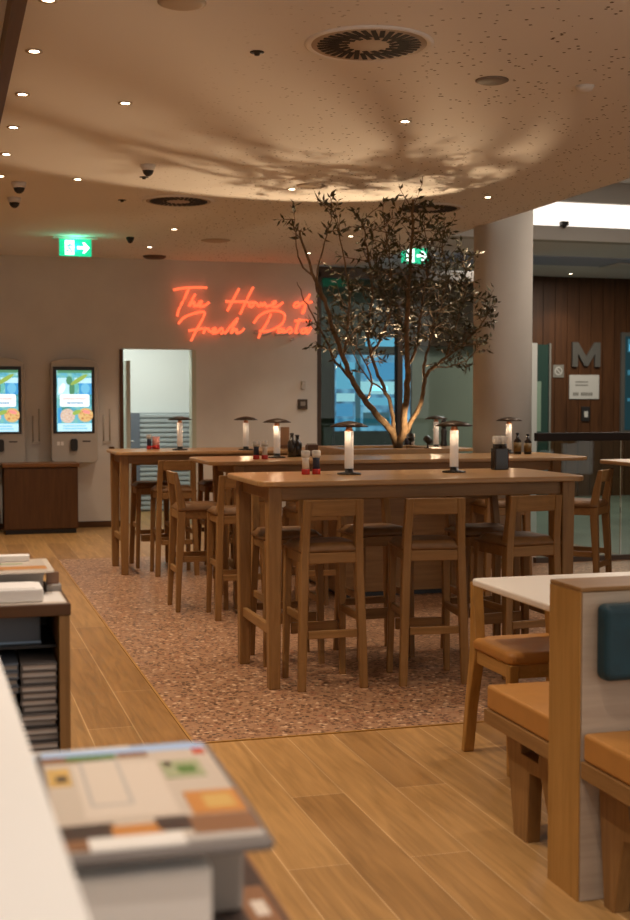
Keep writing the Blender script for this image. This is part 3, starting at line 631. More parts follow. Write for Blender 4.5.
make_table('long high oak table behind the nearest one, before the tree planter', 1.785, 4.705, 8.64, 9.5, 1.044, (2.0, 4.45))
make_table('long high oak table behind the tree, farthest from the camera', 1.405, 4.62, 10.6, 11.4, 1.038, (1.475, 4.45))
make_table('high table whose end just shows beside the glass balustrade', 4.66, 6.6, 7.75, 8.5, 1.03, (4.95, 6.4))

# ------------------------------------------------------------------ bar stools
def post(x, w, prof, z0=0):
    pts = [(b, z) for z, b, f in prof] + [(f, z) for z, b, f in reversed(prof)]
    m = MB().prism(pts, x-w/2, x+w/2, 'x'); s = 1 if x > 0 else -1; top = prof[-1][0]
    for v in m.bm.verts:                              # the legs splay outwards towards the floor
        v.co.x += s*(.016-.030*v.co.z/top)
    return m
def make_stool(label, loc, rz, group):
    r = thing('bar_stool', label, 'bar stool', loc, rz, group)
    prof = [(0, -.195, -.165), (.30, -.190, -.148), (.62, -.178, -.122), (.74, -.178, -.122), (.86, -.190, -.148), (.97, -.205, -.175)]
    for s in (-1, 1): post(s*.149, .043, prof).build('leg', M['oak_z'], r, .006)
    for s in (-1, 1):
        L = MB(); a, b = .021, .016; q, yy = s*.145, .150
        v = [(q+sx*a, yy+sy*a, .70) for sy in (-1, 1) for sx in (-1, 1)] + [(q+s*.014+sx*b, yy+.012+sy*b, 0) for sy in (-1, 1) for sx in (-1, 1)]
        L.poly(v, [(0, 1, 3, 2), (5, 4, 6, 7), (0, 4, 5, 1), (1, 5, 7, 3), (3, 7, 6, 2), (2, 6, 4, 0)]).build('leg', M['oak_z'], r, .006)
    pts = [(-.165, .885), (-.165, .972), (.165, .972), (.165, .885)]
    mb = MB(); n = 8                                    # gently bowed top rail
    ring = []
    for k in range(n+1):
        x = -.132+.264*k/n; yb = -.198-.014*(1-(2*k/n-1)**2)
        ring.append([(x, yb+.012, .885), (x, yb+.036, .885), (x, yb+.026, .970), (x, yb+.002, .970)])
    v = [p for q in ring for p in q]; f = []
    for k in range(n):
        for j in range(4): f.append((k*4+j, k*4+(j+1) % 4, k*4+4+(j+1) % 4, k*4+4+j))
    f += [(0, 3, 2, 1), (n*4, n*4+1, n*4+2, n*4+3)]
    mb.poly(v, f).build('back_rail', M['oak_x'], r, .005)
    MB().box(-.13, .13, -.172, -.150, .645, .70).box(-.125, .125, .138, .16, .645, .70).box(-.156, -.134, -.13, .135, .645, .70).box(.134, .156, -.13, .135, .645, .70).build('seat_frame', M['oak_x'], r, .004)
    # dished cushion
    mb = MB(); nx, ny = 10, 10; v = []; f = []
    for j in range(ny+1):
        for i in range(nx+1):
            u, w = i/nx*2-1, j/ny*2-1
            e = (1-abs(u)**6)*(1-abs(w)**6)
            v.append((u*.172, -.008+w*.168+(.0), .715+.038*e**.4-.010*(1-u*u)*(1-w*w)))
    k0 = len(v)
    for j in range(ny+1):
        for i in range(nx+1):
            u, w = i/nx*2-1, j/ny*2-1; v.append((u*.166, -.008+w*.162, .700))
    for j in range(ny):
        for i in range(nx):
            a = j*(nx+1)+i; f.append((a, a+1, a+nx+2, a+nx+1)); f.append((k0+a, k0+a+nx+1, k0+a+nx+2, k0+a+1))
    edge = [i for i in range(nx)] ; B = []
    B += [(i, i+1) for i in range(nx)] + [(nx+j*(nx+1), nx+(j+1)*(nx+1)) for j in range(ny)] + [(ny*(nx+1)+i+1, ny*(nx+1)+i) for i in range(nx)] + [((j+1)*(nx+1), j*(nx+1)) for j in range(ny)]
    for a, b in B: f.append((a, k0+a, k0+b, b))
    o = mb.poly(v, f).build('seat', M['leather_brown'], r)
    for p in o.data.polygons: p.use_smooth = True
    MB().box(-.130, .130, -.182, -.160, .265, .305).build('stretcher', M['oak_x'], r, .004)
    MB().box(-.128, .128, .148, .170, .235, .295).build('stretcher', M['oak_x'], r, .004)
    for s in (-1, 1): MB().box(s*.147-.010, s*.147+.010, -.15, .138, .345, .385).build('stretcher', M['oak_y'], r, .004)
    return r
GA = 'bar stools around the nearest high table'; GB = 'bar stools around the middle high table'; GC = 'bar stools around the farthest high table'
st = make_stool('oak bar stool tucked under the nearest high table, beside its corner leg by the aisle', (1.895, 6.315, 0), 0, GA)
def stool(label, x, y, rz, g): return dup(st, label, (x, y, 0), math.radians(rz), g)
stool('oak bar stool in the middle of the near side of the nearest high table', 2.45, 6.27, -7, GA)
stool('oak bar stool on the near side, partly behind the white tabletop corner', 2.985, 6.30, 6, GA)
stool('oak bar stool facing the camera across the nearest table, at the aisle end', 1.865, 6.93, 180, GA)
stool('oak bar stool facing the camera in the middle of the nearest table', 2.40, 6.95, 184, GA)
stool('oak bar stool facing the camera under the nearest table below the tall mill', 3.0, 6.80, 176, GA)
stool('oak bar stool with its back towards the camera at the middle table, nearest the aisle', 1.925, 8.47, 0, GB)
stool('oak bar stool at the aisle end of the middle table, turned sideways', 1.745, 8.87, -90, GB)
stool('oak bar stool under the middle table glimpsed through the nearest stools', 2.48, 8.52, 3, GB)
stool('oak bar stool under the middle table behind the white tabletop', 3.9, 8.52, -3, GB)
stool('oak bar stool angled at the column end of the middle table', 4.475, 8.38, 45, GB)
stool('oak bar stool at the near side of the farthest table, nearest the aisle', 1.885, 10.68, 0, GC)
stool('oak bar stool at the near side of the farthest table, second from the aisle', 2.46, 10.66, 0, GC)
stool('oak bar stool at the far side of the farthest table, nearest the doorway', 1.80, 11.25, 180, GC)
stool('oak bar stool at the far side of the farthest table, second from the doorway', 2.42, 11.32, 180, GC)

# ------------------------------------------------------------------ white table, chair and booth benches
r = thing('dining_table', 'low table with a white top beside the booth', 'table', (2.66, 4.41, 0))
MB().prism(rounded(-.61, .61, -.35, .35, .035), .722, .75, 'z').build('tabletop', M['laminate'], r, .008, 3)
MB().box(-.035, .035, -.035, .035, .03, .70).build('column', M['oak_z'], r, .008)
MB().box(-.28, .28, -.25, .25, .70, .722).build('top_plate', M['black_metal'], r); MB().box(-.25, .25, -.24, .24, 0, .03).build('foot', M['black_metal'], r, .006)
r = thing('dining_chair', 'low oak chair with tan seat tucked under the white table', 'chair', (2.30, 4.70, 0))
prof = [(0, .22, .188), (.20, .205, .165), (.40, .182, .125), (.48, .182, .125), (.60, .192, .15), (.715, .205, .178)]
for s in (-1, 1): post(s*.178, .048, prof).build('leg', M['pale_oak_z'], r, .006)
for s in (-1, 1):
    L = MB(); a, b = .021, .016; q, yy = s*.175, -.185
    v = [(q+sx*a, yy+sy*a, .44) for sy in (-1, 1) for sx in (-1, 1)] + [(q+sx*b, yy+sy*b, 0) for sy in (-1, 1) for sx in (-1, 1)]
    L.poly(v, [(0, 1, 3, 2), (5, 4, 6, 7), (0, 4, 5, 1), (1, 5, 7, 3), (3, 7, 6, 2), (2, 6, 4, 0)]).build('leg', M['pale_oak_z'], r, .006)
MB().box(-.16, .16, .180, .204, .672, .714).build('back_rail', M['pale_oak_x'], r, .005)
MB().box(-.156, .156, .128, .15, .385, .44).box(-.154, .154, -.196, -.174, .385, .44).box(-.19, -.168, -.165, .125, .385, .44).box(.168, .19, -.165, .125, .385, .44).build('seat_frame', M['pale_oak_y'], r, .004)
o = MB().prism(rounded(-.20, .20, -.215, .175, .04), .44, .49, 'z').build('seat', M['leather_tan'], r, .02, 4)

g = MB().box(1.778, 3.4, 3.324, 3.507, 0, .912).build('panel', M['oak_z'], None, .003)
r = thing('booth_divider', 'tall oak booth divider with a pale grey front panel', 'divider', (0, 0, 0)); g.parent = r
MB().box(1.775, 3.4, 3.316, 3.512, .912, .926).build('top_board', M['oak_x'], r, .004)
MB().box(1.775, 1.780, 3.317, 3.511, 0, .912).build('end_board', M['pale_oak_z'], r, .001)
MB().box(1.781, 3.4, 3.313, 3.326, .002, .911).build('front_panel', M['limed'], r)
o = MB().box(1.820, 2.45, 3.243, 3.312, .66, .882).build('back_cushion', M['leather_teal'], None, .022, 4); tag(o, 'dark teal leather back cushion hung on the pale grey booth panel', 'cushion')
def bench(label, ya, yb, x0, tl):
    # ya: edge by the divider, yb: front edge
    s = 1 if yb > ya else -1; lo, hi = min(ya, yb), max(ya, yb); L = 1.5
    r = thing('booth_bench', label, 'bench', (x0, 0, 0), 0, 'booth benches on both sides of the divider')
    MB().prism(rounded(.0, L, lo+.004, hi-.004, .012), .405+tl, .488+tl, 'z').build('seat_cushion', M['leather_tan'], r, .018, 4)
    MB().box(-.006, L, lo+.004, hi+(.004 if s > 0 else -.002), .355+tl, .405+tl).build('seat_frame', M['oak_y'], r, .003)
    for x in (.05, L-.12):
        # two legs splayed from a high cross bar: an A shaped side frame in one board
        d = hi-lo; f = lambda t: lo+d*t if s > 0 else hi-d*t
        out = [(.76, 0), (.90, .355), (.68, .355), (.66, .29), (.42, .29), (.40, .355), (.10, .355), (.03, 0), (.16, 0), (.38, .245), (.54, .238), (.57, 0)]
        if s < 0: out = [(.86, 0), (.90, .355), (.48, .355), (.46, .29), (.28, .29), (.26, .355), (.01, .355), (.07, 0), (.155, 0), (.235, .225), (.44, .25), (.74, 0)]
        MB().prism([(f(t), z+(tl if z > .3 else 0)) for t, z in out], x, x+.05, 'x').build('leg_frame', M['oak_z'], r, .003)
    return r
bench('tan leather booth bench facing the white table behind the divider', 3.514, 4.035, 1.80, 0)
bench('tan leather booth bench on the camera side of the divider under the teal cushion', 3.312, 2.66, 1.783, .014)

# ------------------------------------------------------------------ planter and tree
r = thing('tree_planter', 'large wooden planter box with raised rim holding the olive tree', 'planter', (0, 0, 0))
MB().box(2.82, 4.0, 8.98, 9.62, .04, .93).box(2.82, 4.0, 9.62, 10.5, .04, .96).build('box', M['walnut_x' if 0 else 'oak_x'], r, .004)
MB().box(2.86, 3.96, 9.02, 10.46, 0, .04).build('plinth', M['black'], r)
MB().box(3.08, 3.99, 9.62, 9.78, .96, 1.078).box(3.08, 3.99, 10.38, 10.5, .96, 1.078).box(3.08, 3.2, 9.78, 10.38, .96, 1.078).box(3.87, 3.99, 9.78, 10.38, .96, 1.078).build('rim', M['table_oak_x'], r, .004)
MB().box(3.2, 3.87, 9.78, 10.38, .96, 1.05).build('soil', M['soil'], r)
tr = thing('olive_tree', 'multi stemmed olive tree growing from the planter between the long tables', 'tree', (0, 0, 0))
mb = MB(); rt = random.Random(11); tips = []
def wob(P, amt):
    return [Vector(p)+Vector((rt.uniform(-1, 1), rt.uniform(-1, 1), rt.uniform(-1, 1)))*amt for p in P]
allpts = []
for pts, rad in BR:
    P = smooth([Vector(p) for p in pts], 4)
    P = [P[0]]+wob(P[1:-1], .008)+[P[-1]]
    mb.tube(P, rad*.95, 7, None, rad*.22)
    n = len(P)
    for i, p in enumerate(P):
        t = i/n
        if p.z > 1.72 or (rad < .015 and t > .4): allpts.append((p, (P[min(i+1, n-1)]-P[max(i-1, 0)]).normalized(), t, rad))
# twigs
leaves = []
for p, d, t, rad in allpts:
    for _ in range(3 if rt.random() < TWIGS else 2):
        if p.z < 1.9 and rt.random() < .75: continue
        if p.x < 3.05 and p.z < 2.5 and rt.random() < .62: continue
        if p.x < 3.2 and p.z > 2.45 and rt.random() < .45: continue
        if p.x < 3.05 and 2.05 < p.z < 2.62: continue
        if rt.random() < .10 or (p.z > 2.6 and rt.random() < .35): continue
        v = (d*.5+Vector((rt.gauss(0, .75), rt.gauss(0, .75), rt.gauss(.22, .5)))).normalized()
        ln = rt.uniform(.12, .34)*(1.0 if p.z < 2.5 else .85)*(.6 if p.x > 4.0 or p.x < 2.85 else 1)
        q = [p]; cur = p.copy(); vv = v.copy()
        for k in range(5):
            vv = (vv+Vector((rt.gauss(0, .16), rt.gauss(0, .16), rt.gauss(.03, .14)))).normalized()
            cur = cur+vv*ln/5
            if cur.z > 3.07: cur.z = 3.07
            q.append(cur.copy())
        mb.tube(q, .0045, 4, None, .0015)
        for k in range(1, 6):
            for _2 in range(2):
                if rt.random() < .80: leaves.append((q[k].copy(), (q[k]-q[k-1]).normalized()))
mb.build('branches', M['bark'], tr)
mb = MB(); mi = mb.mi(M['leaf'])
for p, d in leaves:
    a = Vector((rt.gauss(0, 1), rt.gauss(0, 1), rt.gauss(0, 1))); side = d.cross(a).normalized()
    dr = (d*.55+side*.9).normalized(); w = dr.cross(Vector((rt.gauss(0, 1), rt.gauss(0, 1), rt.gauss(0, 1)))).normalized()
    L = rt.uniform(.045, .085); W = rt.uniform(.008, .013); nrm = dr.cross(w)
    c0 = p; c1 = p+dr*L*.45+nrm*.003; c2 = p+dr*L
    if c2.z > 3.09 or p.z > 3.08: continue
    mb.poly([c0, c1+w*W, c2, c1-w*W, c1-nrm*.002], [(0, 1, 4), (1, 2, 4), (2, 3, 4), (3, 0, 4)])
mb.build('foliage', M['leaf'], tr)
def uplight(label, loc, tgt, e, ang, blend, col=(1, .70, .40), size=.012):
    r = thing('uplight', label, 'spotlight', loc, 0, 'spotlights in the tree planter')
    d = (Vector(tgt)-Vector(loc)).normalized(); q = d.to_track_quat('Z', 'Y').to_matrix().to_4x4()
    a = MB().lathe([(0, -.045), (.026, -.04), (.03, .02), (.024, .02), (.024, -.0), (0, 0)], n=16).build('body', M['black_metal'], r); a.matrix_local = Matrix.Translation((0, 0, .07)) @ q
    MB().cyl(.008, 0, .04).cyl(.03, 0, .006).build('stake', M['black_metal'], r)
    s = light('uplight_beam', 'SPOT', Vector(loc)+Vector((0, 0, .07))+d*.03, e, col, size, (-d).to_track_quat('Z', 'Y').to_euler(), math.radians(ang), blend)
    return r
uplight('small black spotlight on the planter rim washing the ceiling through the tree', (3.93, 10.44, 1.078), (2.55, 8.72, 3.1), EN['up'], 62, .22, size=.035)
uplight('small black spotlight on the planter rim lighting the tree trunk', (3.80, 9.70, 1.078), (3.68, 10.12, 1.32), EN['up2'], 80, .7)
# ------------------------------------------------------------------ table lamps
def make_lamp(label, loc, group):
    r = thing('table_lamp', label, 'table lamp', loc, 0, group)
    MB().lathe([(0, 0), (.066, 0), (.066, .008), (.025, .012), (.022, .032), (0, .032)], n=28).build('base', M['black_metal'], r)
    MB().lathe([(0, .032), (.0245, .032), (.0245, .236), (0, .236)], n=24).build('tube', M['tube'], r)
    MB().lathe([(0, .236), (.022, .236), (.016, .258), (.012, .27), (0, .27)], n=20).build('neck', M['copper'], r)
    MB().lathe([(0, .292), (.02, .290), (.07, .279), (.106, .262), (.104, .259), (.07, .272), (.02, .282), (0, .282)], n=36).build('shade', M['shade'], r)
    return r
LG = 'slim lit table lamps on the high tables'
LP = [((2.145, 6.648, 1.064), 'slim lit table lamp on the nearest high table, nearer the mills with red bases'),
      ((2.77, 6.664, 1.064), 'slim lit table lamp on the nearest high table, beside the tall dark mill set'),
      ((2.389, 9.14, 1.044), 'slim lit table lamp on the middle table under the neon sign'),
      ((4.36, 9.36, 1.044), 'slim lit table lamp on the middle table in front of the column'),
      ((1.988, 10.918, 1.038), 'slim lit table lamp on the farthest table in front of the doorway'),
      ((2.535, 10.758, 1.038), 'slim lit table lamp on the farthest table close behind the middle table lamp'),
      ((4.292, 10.749, 1.038), 'slim lit table lamp on the farthest table just behind the tree planter')]
lp = None
for loc, lab in LP:
    if lp is None: lp = make_lamp(lab, loc, LG)
    else: dup(lp, lab, loc, 0, LG)
    light('lamp_glow', 'POINT', (loc[0], loc[1], loc[2]+.262), EN['lamp'], (1, .72, .46), .03)
    # the bulb sits in the neck under the shade
def jar(label, loc, body, s=1.0, g='salt and pepper mills with red bases'):
    r = thing('spice_mill', label, 'spice mill', loc, 0, g)
    MB().cyl(.023*s, 0, .030*s, n=18).build('base', M['red_plastic'], r, .003)
    MB().lathe([(0, .030*s), (.021*s, .030*s), (.018*s, .075*s), (.022*s, .092*s), (0, .092*s)], n=18).build('body', body, r)
    MB().lathe([(0, .092*s), (.024*s, .092*s), (.026*s, .128*s), (.018*s, .132*s), (0, .132*s)], n=18).build('cap', M['jar_glass'], r)
    MB().cyl(.019*s, .094*s, .112*s, n=16).build('grinder', M['steel_light'], r)
    return r
j = jar('white spice mill with red base on the nearest high table', (1.913, 6.70, 1.064), M['white_plastic'])
k = jar('dark spice mill with red base on the nearest high table', (1.973, 6.70, 1.064), M['blue_label'])
dup(k, 'dark spice mill with red base on the middle table', (2.185, 8.95, 1.044)); dup(j, 'white spice mill with red base on the middle table', (2.245, 8.94, 1.044))
dup(k, 'dark spice mill with red base on the farthest table before the doorway', (1.765, 11.2, 1.038))
r = thing('cup', 'small pinkish cup on the farthest table before the doorway', 'cup', (1.825, 11.2, 1.038)); MB().lathe([(0, 0), (.03, 0), (.034, .11), (.031, .11), (.028, .01), (0, .01)], n=20).build('body', M['pink'], r); MB().cyl(.0345, .0, .035).build('band', M['red_plastic'], r)
dup(k, 'dark spice mill with red base behind the tree trunk', (4.0, 10.72, 1.038))
r = dup(j, 'white spice mill with red base behind the tree trunk', (4.06, 10.74, 1.038))
# dark condiment set on the nearest table
r = thing('condiment_set', 'tall dark mill set with clear caps on the nearest high table', 'condiment set', (3.13, 6.84, 1.064))
MB().prism(rounded(-.045, .045, -.035, .035, .012), 0, .125, 'z').build('holder', M['dark_bottle'], r, .003)
for s in (-1, 1):
    MB().cyl(.021, .02, .15, (s*.022, 0, 0)).build('bottle', M['dark_bottle'], r)
    MB().lathe([(0, .15), (.024, .15), (.026, .19), (.016, .198), (0, .198)], (s*.022, 0, 0), 16).build('cap', M['jar_glass'], r)
    MB().cyl(.015, .15, .175, (s*.022, 0, 0)).build('grinder', M['steel_light'], r)
MB().box(.046, .049, -.02, .02, .03, .10).build('label', M['red_plastic'], r)
def bottle(label, loc, h, rad, lab=None, g='dark oil and vinegar bottles'):
    r = thing('oil_bottle', label, 'bottle', loc, 0, g)
    MB().lathe([(0, 0), (rad, 0), (rad, h*.62), (rad*.4, h*.74), (rad*.36, h*.92), (0, h*.92)], n=18).build('body', M['dark_bottle'], r)
    MB().cyl(rad*.45, h*.92, h).build('stopper', M['black'], r)
    if lab: MB().lathe([(rad*1.02, h*.12), (rad*1.03, h*.12), (rad*1.03, h*.55), (rad*1.02, h*.55), (rad*1.02, h*.12)], n=18).build('label', lab, r)
    return r
bottle('dark bottle beside the lamp on the middle table, nearer the lamp', (2.52, 9.20, 1.044), .18, .033)
bottle('dark bottle beside the lamp on the middle table, farther from the lamp', (2.575, 9.25, 1.044), .165, .035)
bottle('dark bottle with gold label beside the column lamp, closer to it', (4.36, 9.20, 1.044), .17, .030, M['gold_label'])
bottle('dark bottle with gold label beside the column lamp, at the table end', (4.44, 9.18, 1.044), .16, .030, M['gold_label'])
r = thing('pepper_mill', 'tall black pepper mill on the farthest table beside the column', 'pepper mill', (4.80-.25, 11.2, 1.038))
MB().lathe([(0, 0), (.034, 0), (.034, .02), (.024, .06), (.030, .14), (.02, .17), (0, .17)], n=20).build('body', M['black'], r)
MB().lathe([(0, .17), (.022, .17), (.030, .21), (.022, .245), (.008, .25), (.012, .262), (0, .275)], n=20).build('crank', M['black'], r)
r = thing('menu_holder', 'brown wooden menu holder on the farthest table behind the bottles', 'menu holder', (2.95, 11.05, 1.038))
MB().box(-.055, .055, -.03, .03, 0, .03).build('foot', M['walnut_x'], r, .003); MB().box(-.05, .05, -.008, .008, .03, .19).build('board', wood('holder_wood', (.19, .09, .04), (.27, .14, .065), 'z'), r, .002)
r = thing('napkin_box', 'small brown box on the middle table beyond the dark bottles', 'box', (2.72, 9.36, 1.044))
MB().box(-.04, .04, -.04, .04, 0, .085).build('body', M['walnut_x'], r, .003); MB().box(-.03, .03, -.03, .03, .085, .095).build('napkins', M['card_grey'], r)

# ------------------------------------------------------------------ hall signs, balustrade
def text_mesh(name, body, size, ext, m, parent, loc):
    cu = bpy.data.curves.new(name, 'FONT'); cu.body = body; cu.size = size; cu.extrude = ext; cu.align_x = 'CENTER'; cu.offset = .008*size
    t = bpy.data.objects.new(name+'_tmp', cu); COL.objects.link(t)
    bpy.context.view_layer.update()
    me = bpy.data.meshes.new_from_object(t.evaluated_get(bpy.context.evaluated_depsgraph_get()))
    bpy.data.objects.remove(t); bpy.data.curves.remove(cu)
    me.transform(Matrix.Rotation(PI/2, 4, 'X')); me.materials.clear(); me.materials.append(m)
    o = bpy.data.objects.new(name, me); COL.objects.link(o); o.location = loc
    if parent: o.parent = parent
    return o
o = MB().prism([(-.235, 0), (-.235, .37), (-.14, .37), (0, .15), (.14, .37), (.235, .37), (.235, 0), (.145, 0), (.145, .20), (.03, .015), (-.03, .015), (-.145, .20), (-.145, 0)], -.02, .02).build('wall_letter', M['sign_grey']); o.location = (9.405, 17.47, 1.972); tag(o, 'large grey letter M on the dark wood wall', 'letter')
r = thing('wall_notice', 'white notice sheet on the wood wall below the letter M', 'sign', (9.387, 17.5, 1.485))
MB().box(-.25, .25, -.02, 0, 0, .365).build('board', M['sign_white'], r, .003)
mb = MB(); rr = random.Random(5)
x = -.19
for wds in (.09, .20):
    e = x+wds
    while x < e: w = rr.uniform(.018, .032); mb.box(x, min(x+w, e), -.023, -.02, .05, .10); x += w+.006
    x += .03
for zz in (.25, .20):
    mb.box(-.15, .06, -.023, -.02, zz, zz+.018)
mb.build('print', M['sign_dim'], r)
r = thing('pictogram_sign', 'small square pictogram sign beside the notice on the wood wall', 'sign', (8.955, 17.5, 1.81))
MB().box(-.09, .09, -.015, 0, 0, .19).build('plate', M['sign_dim'], r)
mb = MB(); mb.lathe([(.045, -.004), (.065, -.004), (.065, 0), (.045, 0), (.045, -.004)], n=24); ob = mb
o = ob.build('ring', M['sign_white'], r); o.data.transform(Matrix.Rotation(PI/2, 4, 'X')); o.location = (0, -.016, .095)
o = MB().box(-.05, .05, -.003, 0, -.008, .008).build('bar', M['sign_white'], r); o.location = (0, -.017, .095); o.rotation_euler = (0, PI/4, 0)
r = thing('intercom', 'small dark intercom panel on the wood wall below the notice', 'intercom', (9.414, 17.5, 1.15))
MB().box(-.07, .07, -.03, 0, 0, .22).build('body', M['black'], r, .004); MB().box(-.03, .03, -.035, -.03, .06, .15).build('display', M['sign_white'], r)
d = thing('door_2', 'narrow glazed door beside the column in the wood wall', 'door', (8.6, 17.5, 0)); d['kind'] = 'structure'
MB().box(-.14, -.02, -.06, 0, 0, 2.32).build('frame', M['sign_white'], d); MB().box(-.02, .18, -.03, 0, 0, 2.3).build('pane', mat('teal_glazing', (.03, .065, .055), .2), d); MB().box(-.01, .06, -.034, -.03, 1.0, 1.75).build('painted_reflection', mat('pale_mint', (.20, .30, .23), .3), d); MB().box(.18, .21, -.06, 0, 0, 2.32).build('frame', M['sign_dim'], d)  # the pale mint strip paints a reflection onto the door glazing
r = thing('glowing_panel', 'blue lit screen at the picture edge on the wood wall', 'screen', (10.4, 17.5, 0))
MB().box(-.40, .6, -.05, 0, .95, 2.50).build('frame', M['sign_grey'], r, .004)
mb = MB().box(-.34, .54, -.056, -.05, 1.01, 2.44, S['black'])
for (a, b, c, e, kk) in ((-.30, .4, 2.2, 2.4, 'dim'), (-.28, .1, 2.22, 2.32, 'cyan'), (-.30, .3, 1.85, 1.93, 'dim'), (-.30, .2, 1.45, 1.5, 'dim')): mb.box(a, b, -.06, -.056, c, e, S[kk])
mb.build('display', None, r)
r = thing('glass_balustrade', 'glass balustrade with dark handrail beside the column', 'balustrade', (5.13, 10.45, 0))
MB().box(0, 4.4, -.035, .035, 1.10, 1.175).build('handrail', mat('handrail_black', (.012, .007, .005), .55, spec=.2), r, .006)
for k in range(5): MB().box(.02+k*.86, .86+k*.86, -.008, .008, .04, 1.10).build('pane', M['pane_glass'], r)
MB().box(0, 4.4, -.03, .03, 0, .05).build('base_rail', M['dark_frame'], r)

# ------------------------------------------------------------------ near counter with menus, shelf unit with menus
r = thing('counter', 'white counter edge closest to the camera', 'counter', (.098, 1.0, 0), math.radians(1.25))
MB().box(-.85, .0, -.75, 1.7, 1.06, 1.10).build('worktop', M['counter'], r, .006)
MB().box(-.82, -.022, -.72, 1.67, 0, 1.06).build('body', M['counter'], r)
r = thing('display_stand', 'wooden stand carrying the nearest menus', 'stand', (0, 0, 0))
MB().box(.10, .392, .95, 1.80, .82, .85).build('top', M['oak_y'], r, .003); MB().box(.11, .38, .97, 1.78, .0, .82).build('body', M['oak_z'], r)
def cover(mb, w, d, z, rr, seed):
    # printed cover, w along x, d along y, a few flat patches of print
    q = random.Random(seed)
    mb.box(0, w, 0, d, z, z+.0006, COVER['ground'])
    return mb
def menu(label, loc, w, d, h, rz, m_body, patches, g):
    r = thing('menu', label, 'menu', loc, rz, g)
    MB().prism(rounded(0, w, 0, d, .012), 0, h, 'z').build('board', m_body, r, .0015)
    mb = MB()
    for i, (a, b, c, e, kk) in enumerate(patches):
        mb.box(a*w, b*w, c*d, e*d, h, h+.0005+.0001*i, COVER[kk])
    if patches: mb.build('cover_print', None, r)
    return r
GM = 'menus in the nearest stack'
PT = [(.03, .97, .05, .93, 'ground'), (.03, .97, .93, .99, 'blue'), (.03, .35, .86, .93, 'brown'), (.16, .44, .875, .93, 'green'), (.45, .62, .88, .93, 'brown'), (.88, .95, .86, .93, 'red'),
      (.04, .16, .62, .80, 'yellow'), (.08, .14, .66, .72, 'dark'), (.18, .64, .30, .82, 'cream'), (.22, .44, .40, .86, 'grey'), (.24, .42, .42, .84, 'cream'), (.66, .88, .62, .80, 'lime'), (.74, .84, .66, .74, 'green'), (.68, .72, .74, .79, 'dark'),
      (.70, .97, .27, .47, 'orange'), (.78, .93, .31, .43, 'yellow'), (.03, .30, .13, .25, 'dark'), (.28, .52, .13, .22, 'orange'), (.50, .66, .16, .26, 'dark'), (.66, .97, .10, .25, 'brown'), (.03, .16, .06, .13, 'brown'), (.16, .60, .045, .135, 'white'), (.60, .97, .05, .10, 'grey')]
r = thing('paper_stack', 'thick stack of white sheets under the nearest menus', 'paper stack', (.105, 1.315, .85)); MB().box(0, .168, 0, .36, 0, .125).build('sheets', M['paper'], r, .006); MB().box(.02, .15, .05, .30, .125, .128).build('top_sheet', M['paper'], r)
r = thing('card_box', 'grey card box under the nearest menus beside the white sheets', 'box', (.292, 1.46, .863)); MB().box(0, .048, 0, .22, 0, .107).build('body', M['card_grey'], r, .003); MB().box(-.0, .048, -.001, .22, .107, .115).build('lid', M['menu_board'], r, .002)
menu('grey menu underneath in the nearest stack, its blue tab showing at the back', (.112, 1.345, .978), .225, .412, .010, 0, M['paper'], [(.0, .98, .93, .965, 'blue'), (.45, .9, .965, 1.0, 'white')], GM)
menu('middle menu of the nearest stack with a pale cover edge', (.108, 1.33, .9885), .232, .40, .008, .012, M['pale_blue'], [(.0, .6, .97, 1.0, 'white')], GM)
menu('topmost food menu of the nearest stack, printed in colour with a grey rim', (.106, 1.285, .9975), .228, .41, .008, -.02, M['menu_board'], PT, GM)
fb = [(.05, .95, .05, .95, 'dark'), (.5, .9, .2, .5, 'brown'), (.6, .95, .05, .2, 'cream'), (.1, .5, .5, .9, 'brown'), (.55, .9, .62, .8, 'dark'), (.62, .8, .3, .4, 'cream')]
menu('dark brown flyer lying on the stand beneath the nearest menus', (.293, 1.30, .850), .095, .46, .012, .0, COVER['brown'], fb, GM)
menu('dark printed flyer under the brown one on the stand', (.21, .98, .85-.0), .01, .02, .001, 0, COVER['dark'], [], GM) if 0 else None
# shelf unit
r = thing('shelf_unit', 'open wooden shelf unit holding stacked menus beside the aisle', 'shelf unit', (0, 0, 0))
X0, X1, Y0, Y1 = -.62, .345, 3.60, 4.06
MB().box(X0, X1, Y0, Y1, .868, .902).build('top', M['walnut_x'], r, .003)
MB().box(X1-.033, X1-.003, Y0+.004, Y1, 0, .868).build('side_panel', M['oak_z'], r, .002); MB().box(X0+.003, X0+.033, Y0+.004, Y1, 0, .868).build('side_panel', M['oak_z'], r, .002)
MB().box(X0+.033, X1-.033, Y1-.02, Y1, 0, .868).build('back_panel', M['card_grey'], r); MB().box(X0+.033, X1-.033, Y0+.01, Y1-.02, .42, .45).build('shelf', M['black'], r)
MB().box(X0+.033, X1-.033, Y0+.10, Y1-.02, .762, .770).build('shelf', M['black'], r)
MB().box(X0+.033, X1-.033, Y0+.03, Y1-.02, .06, .09).build('shelf', M['oak_x'], r)
r = thing('tray', 'blue grey tray inside the top bay of the shelf unit', 'tray', (.0, 3.74, .770)); MB().box(-.30, .272, .0, .26, 0, .088).build('body', M['blue_grey'], r, .006); MB().box(-.30, .272, -.004, 0, 0, .006).build('lip', M['pale_blue'], r)
GS = 'menus stacked inside the shelf unit'
rr = random.Random(21); z = .45; pm = None; NM = 14
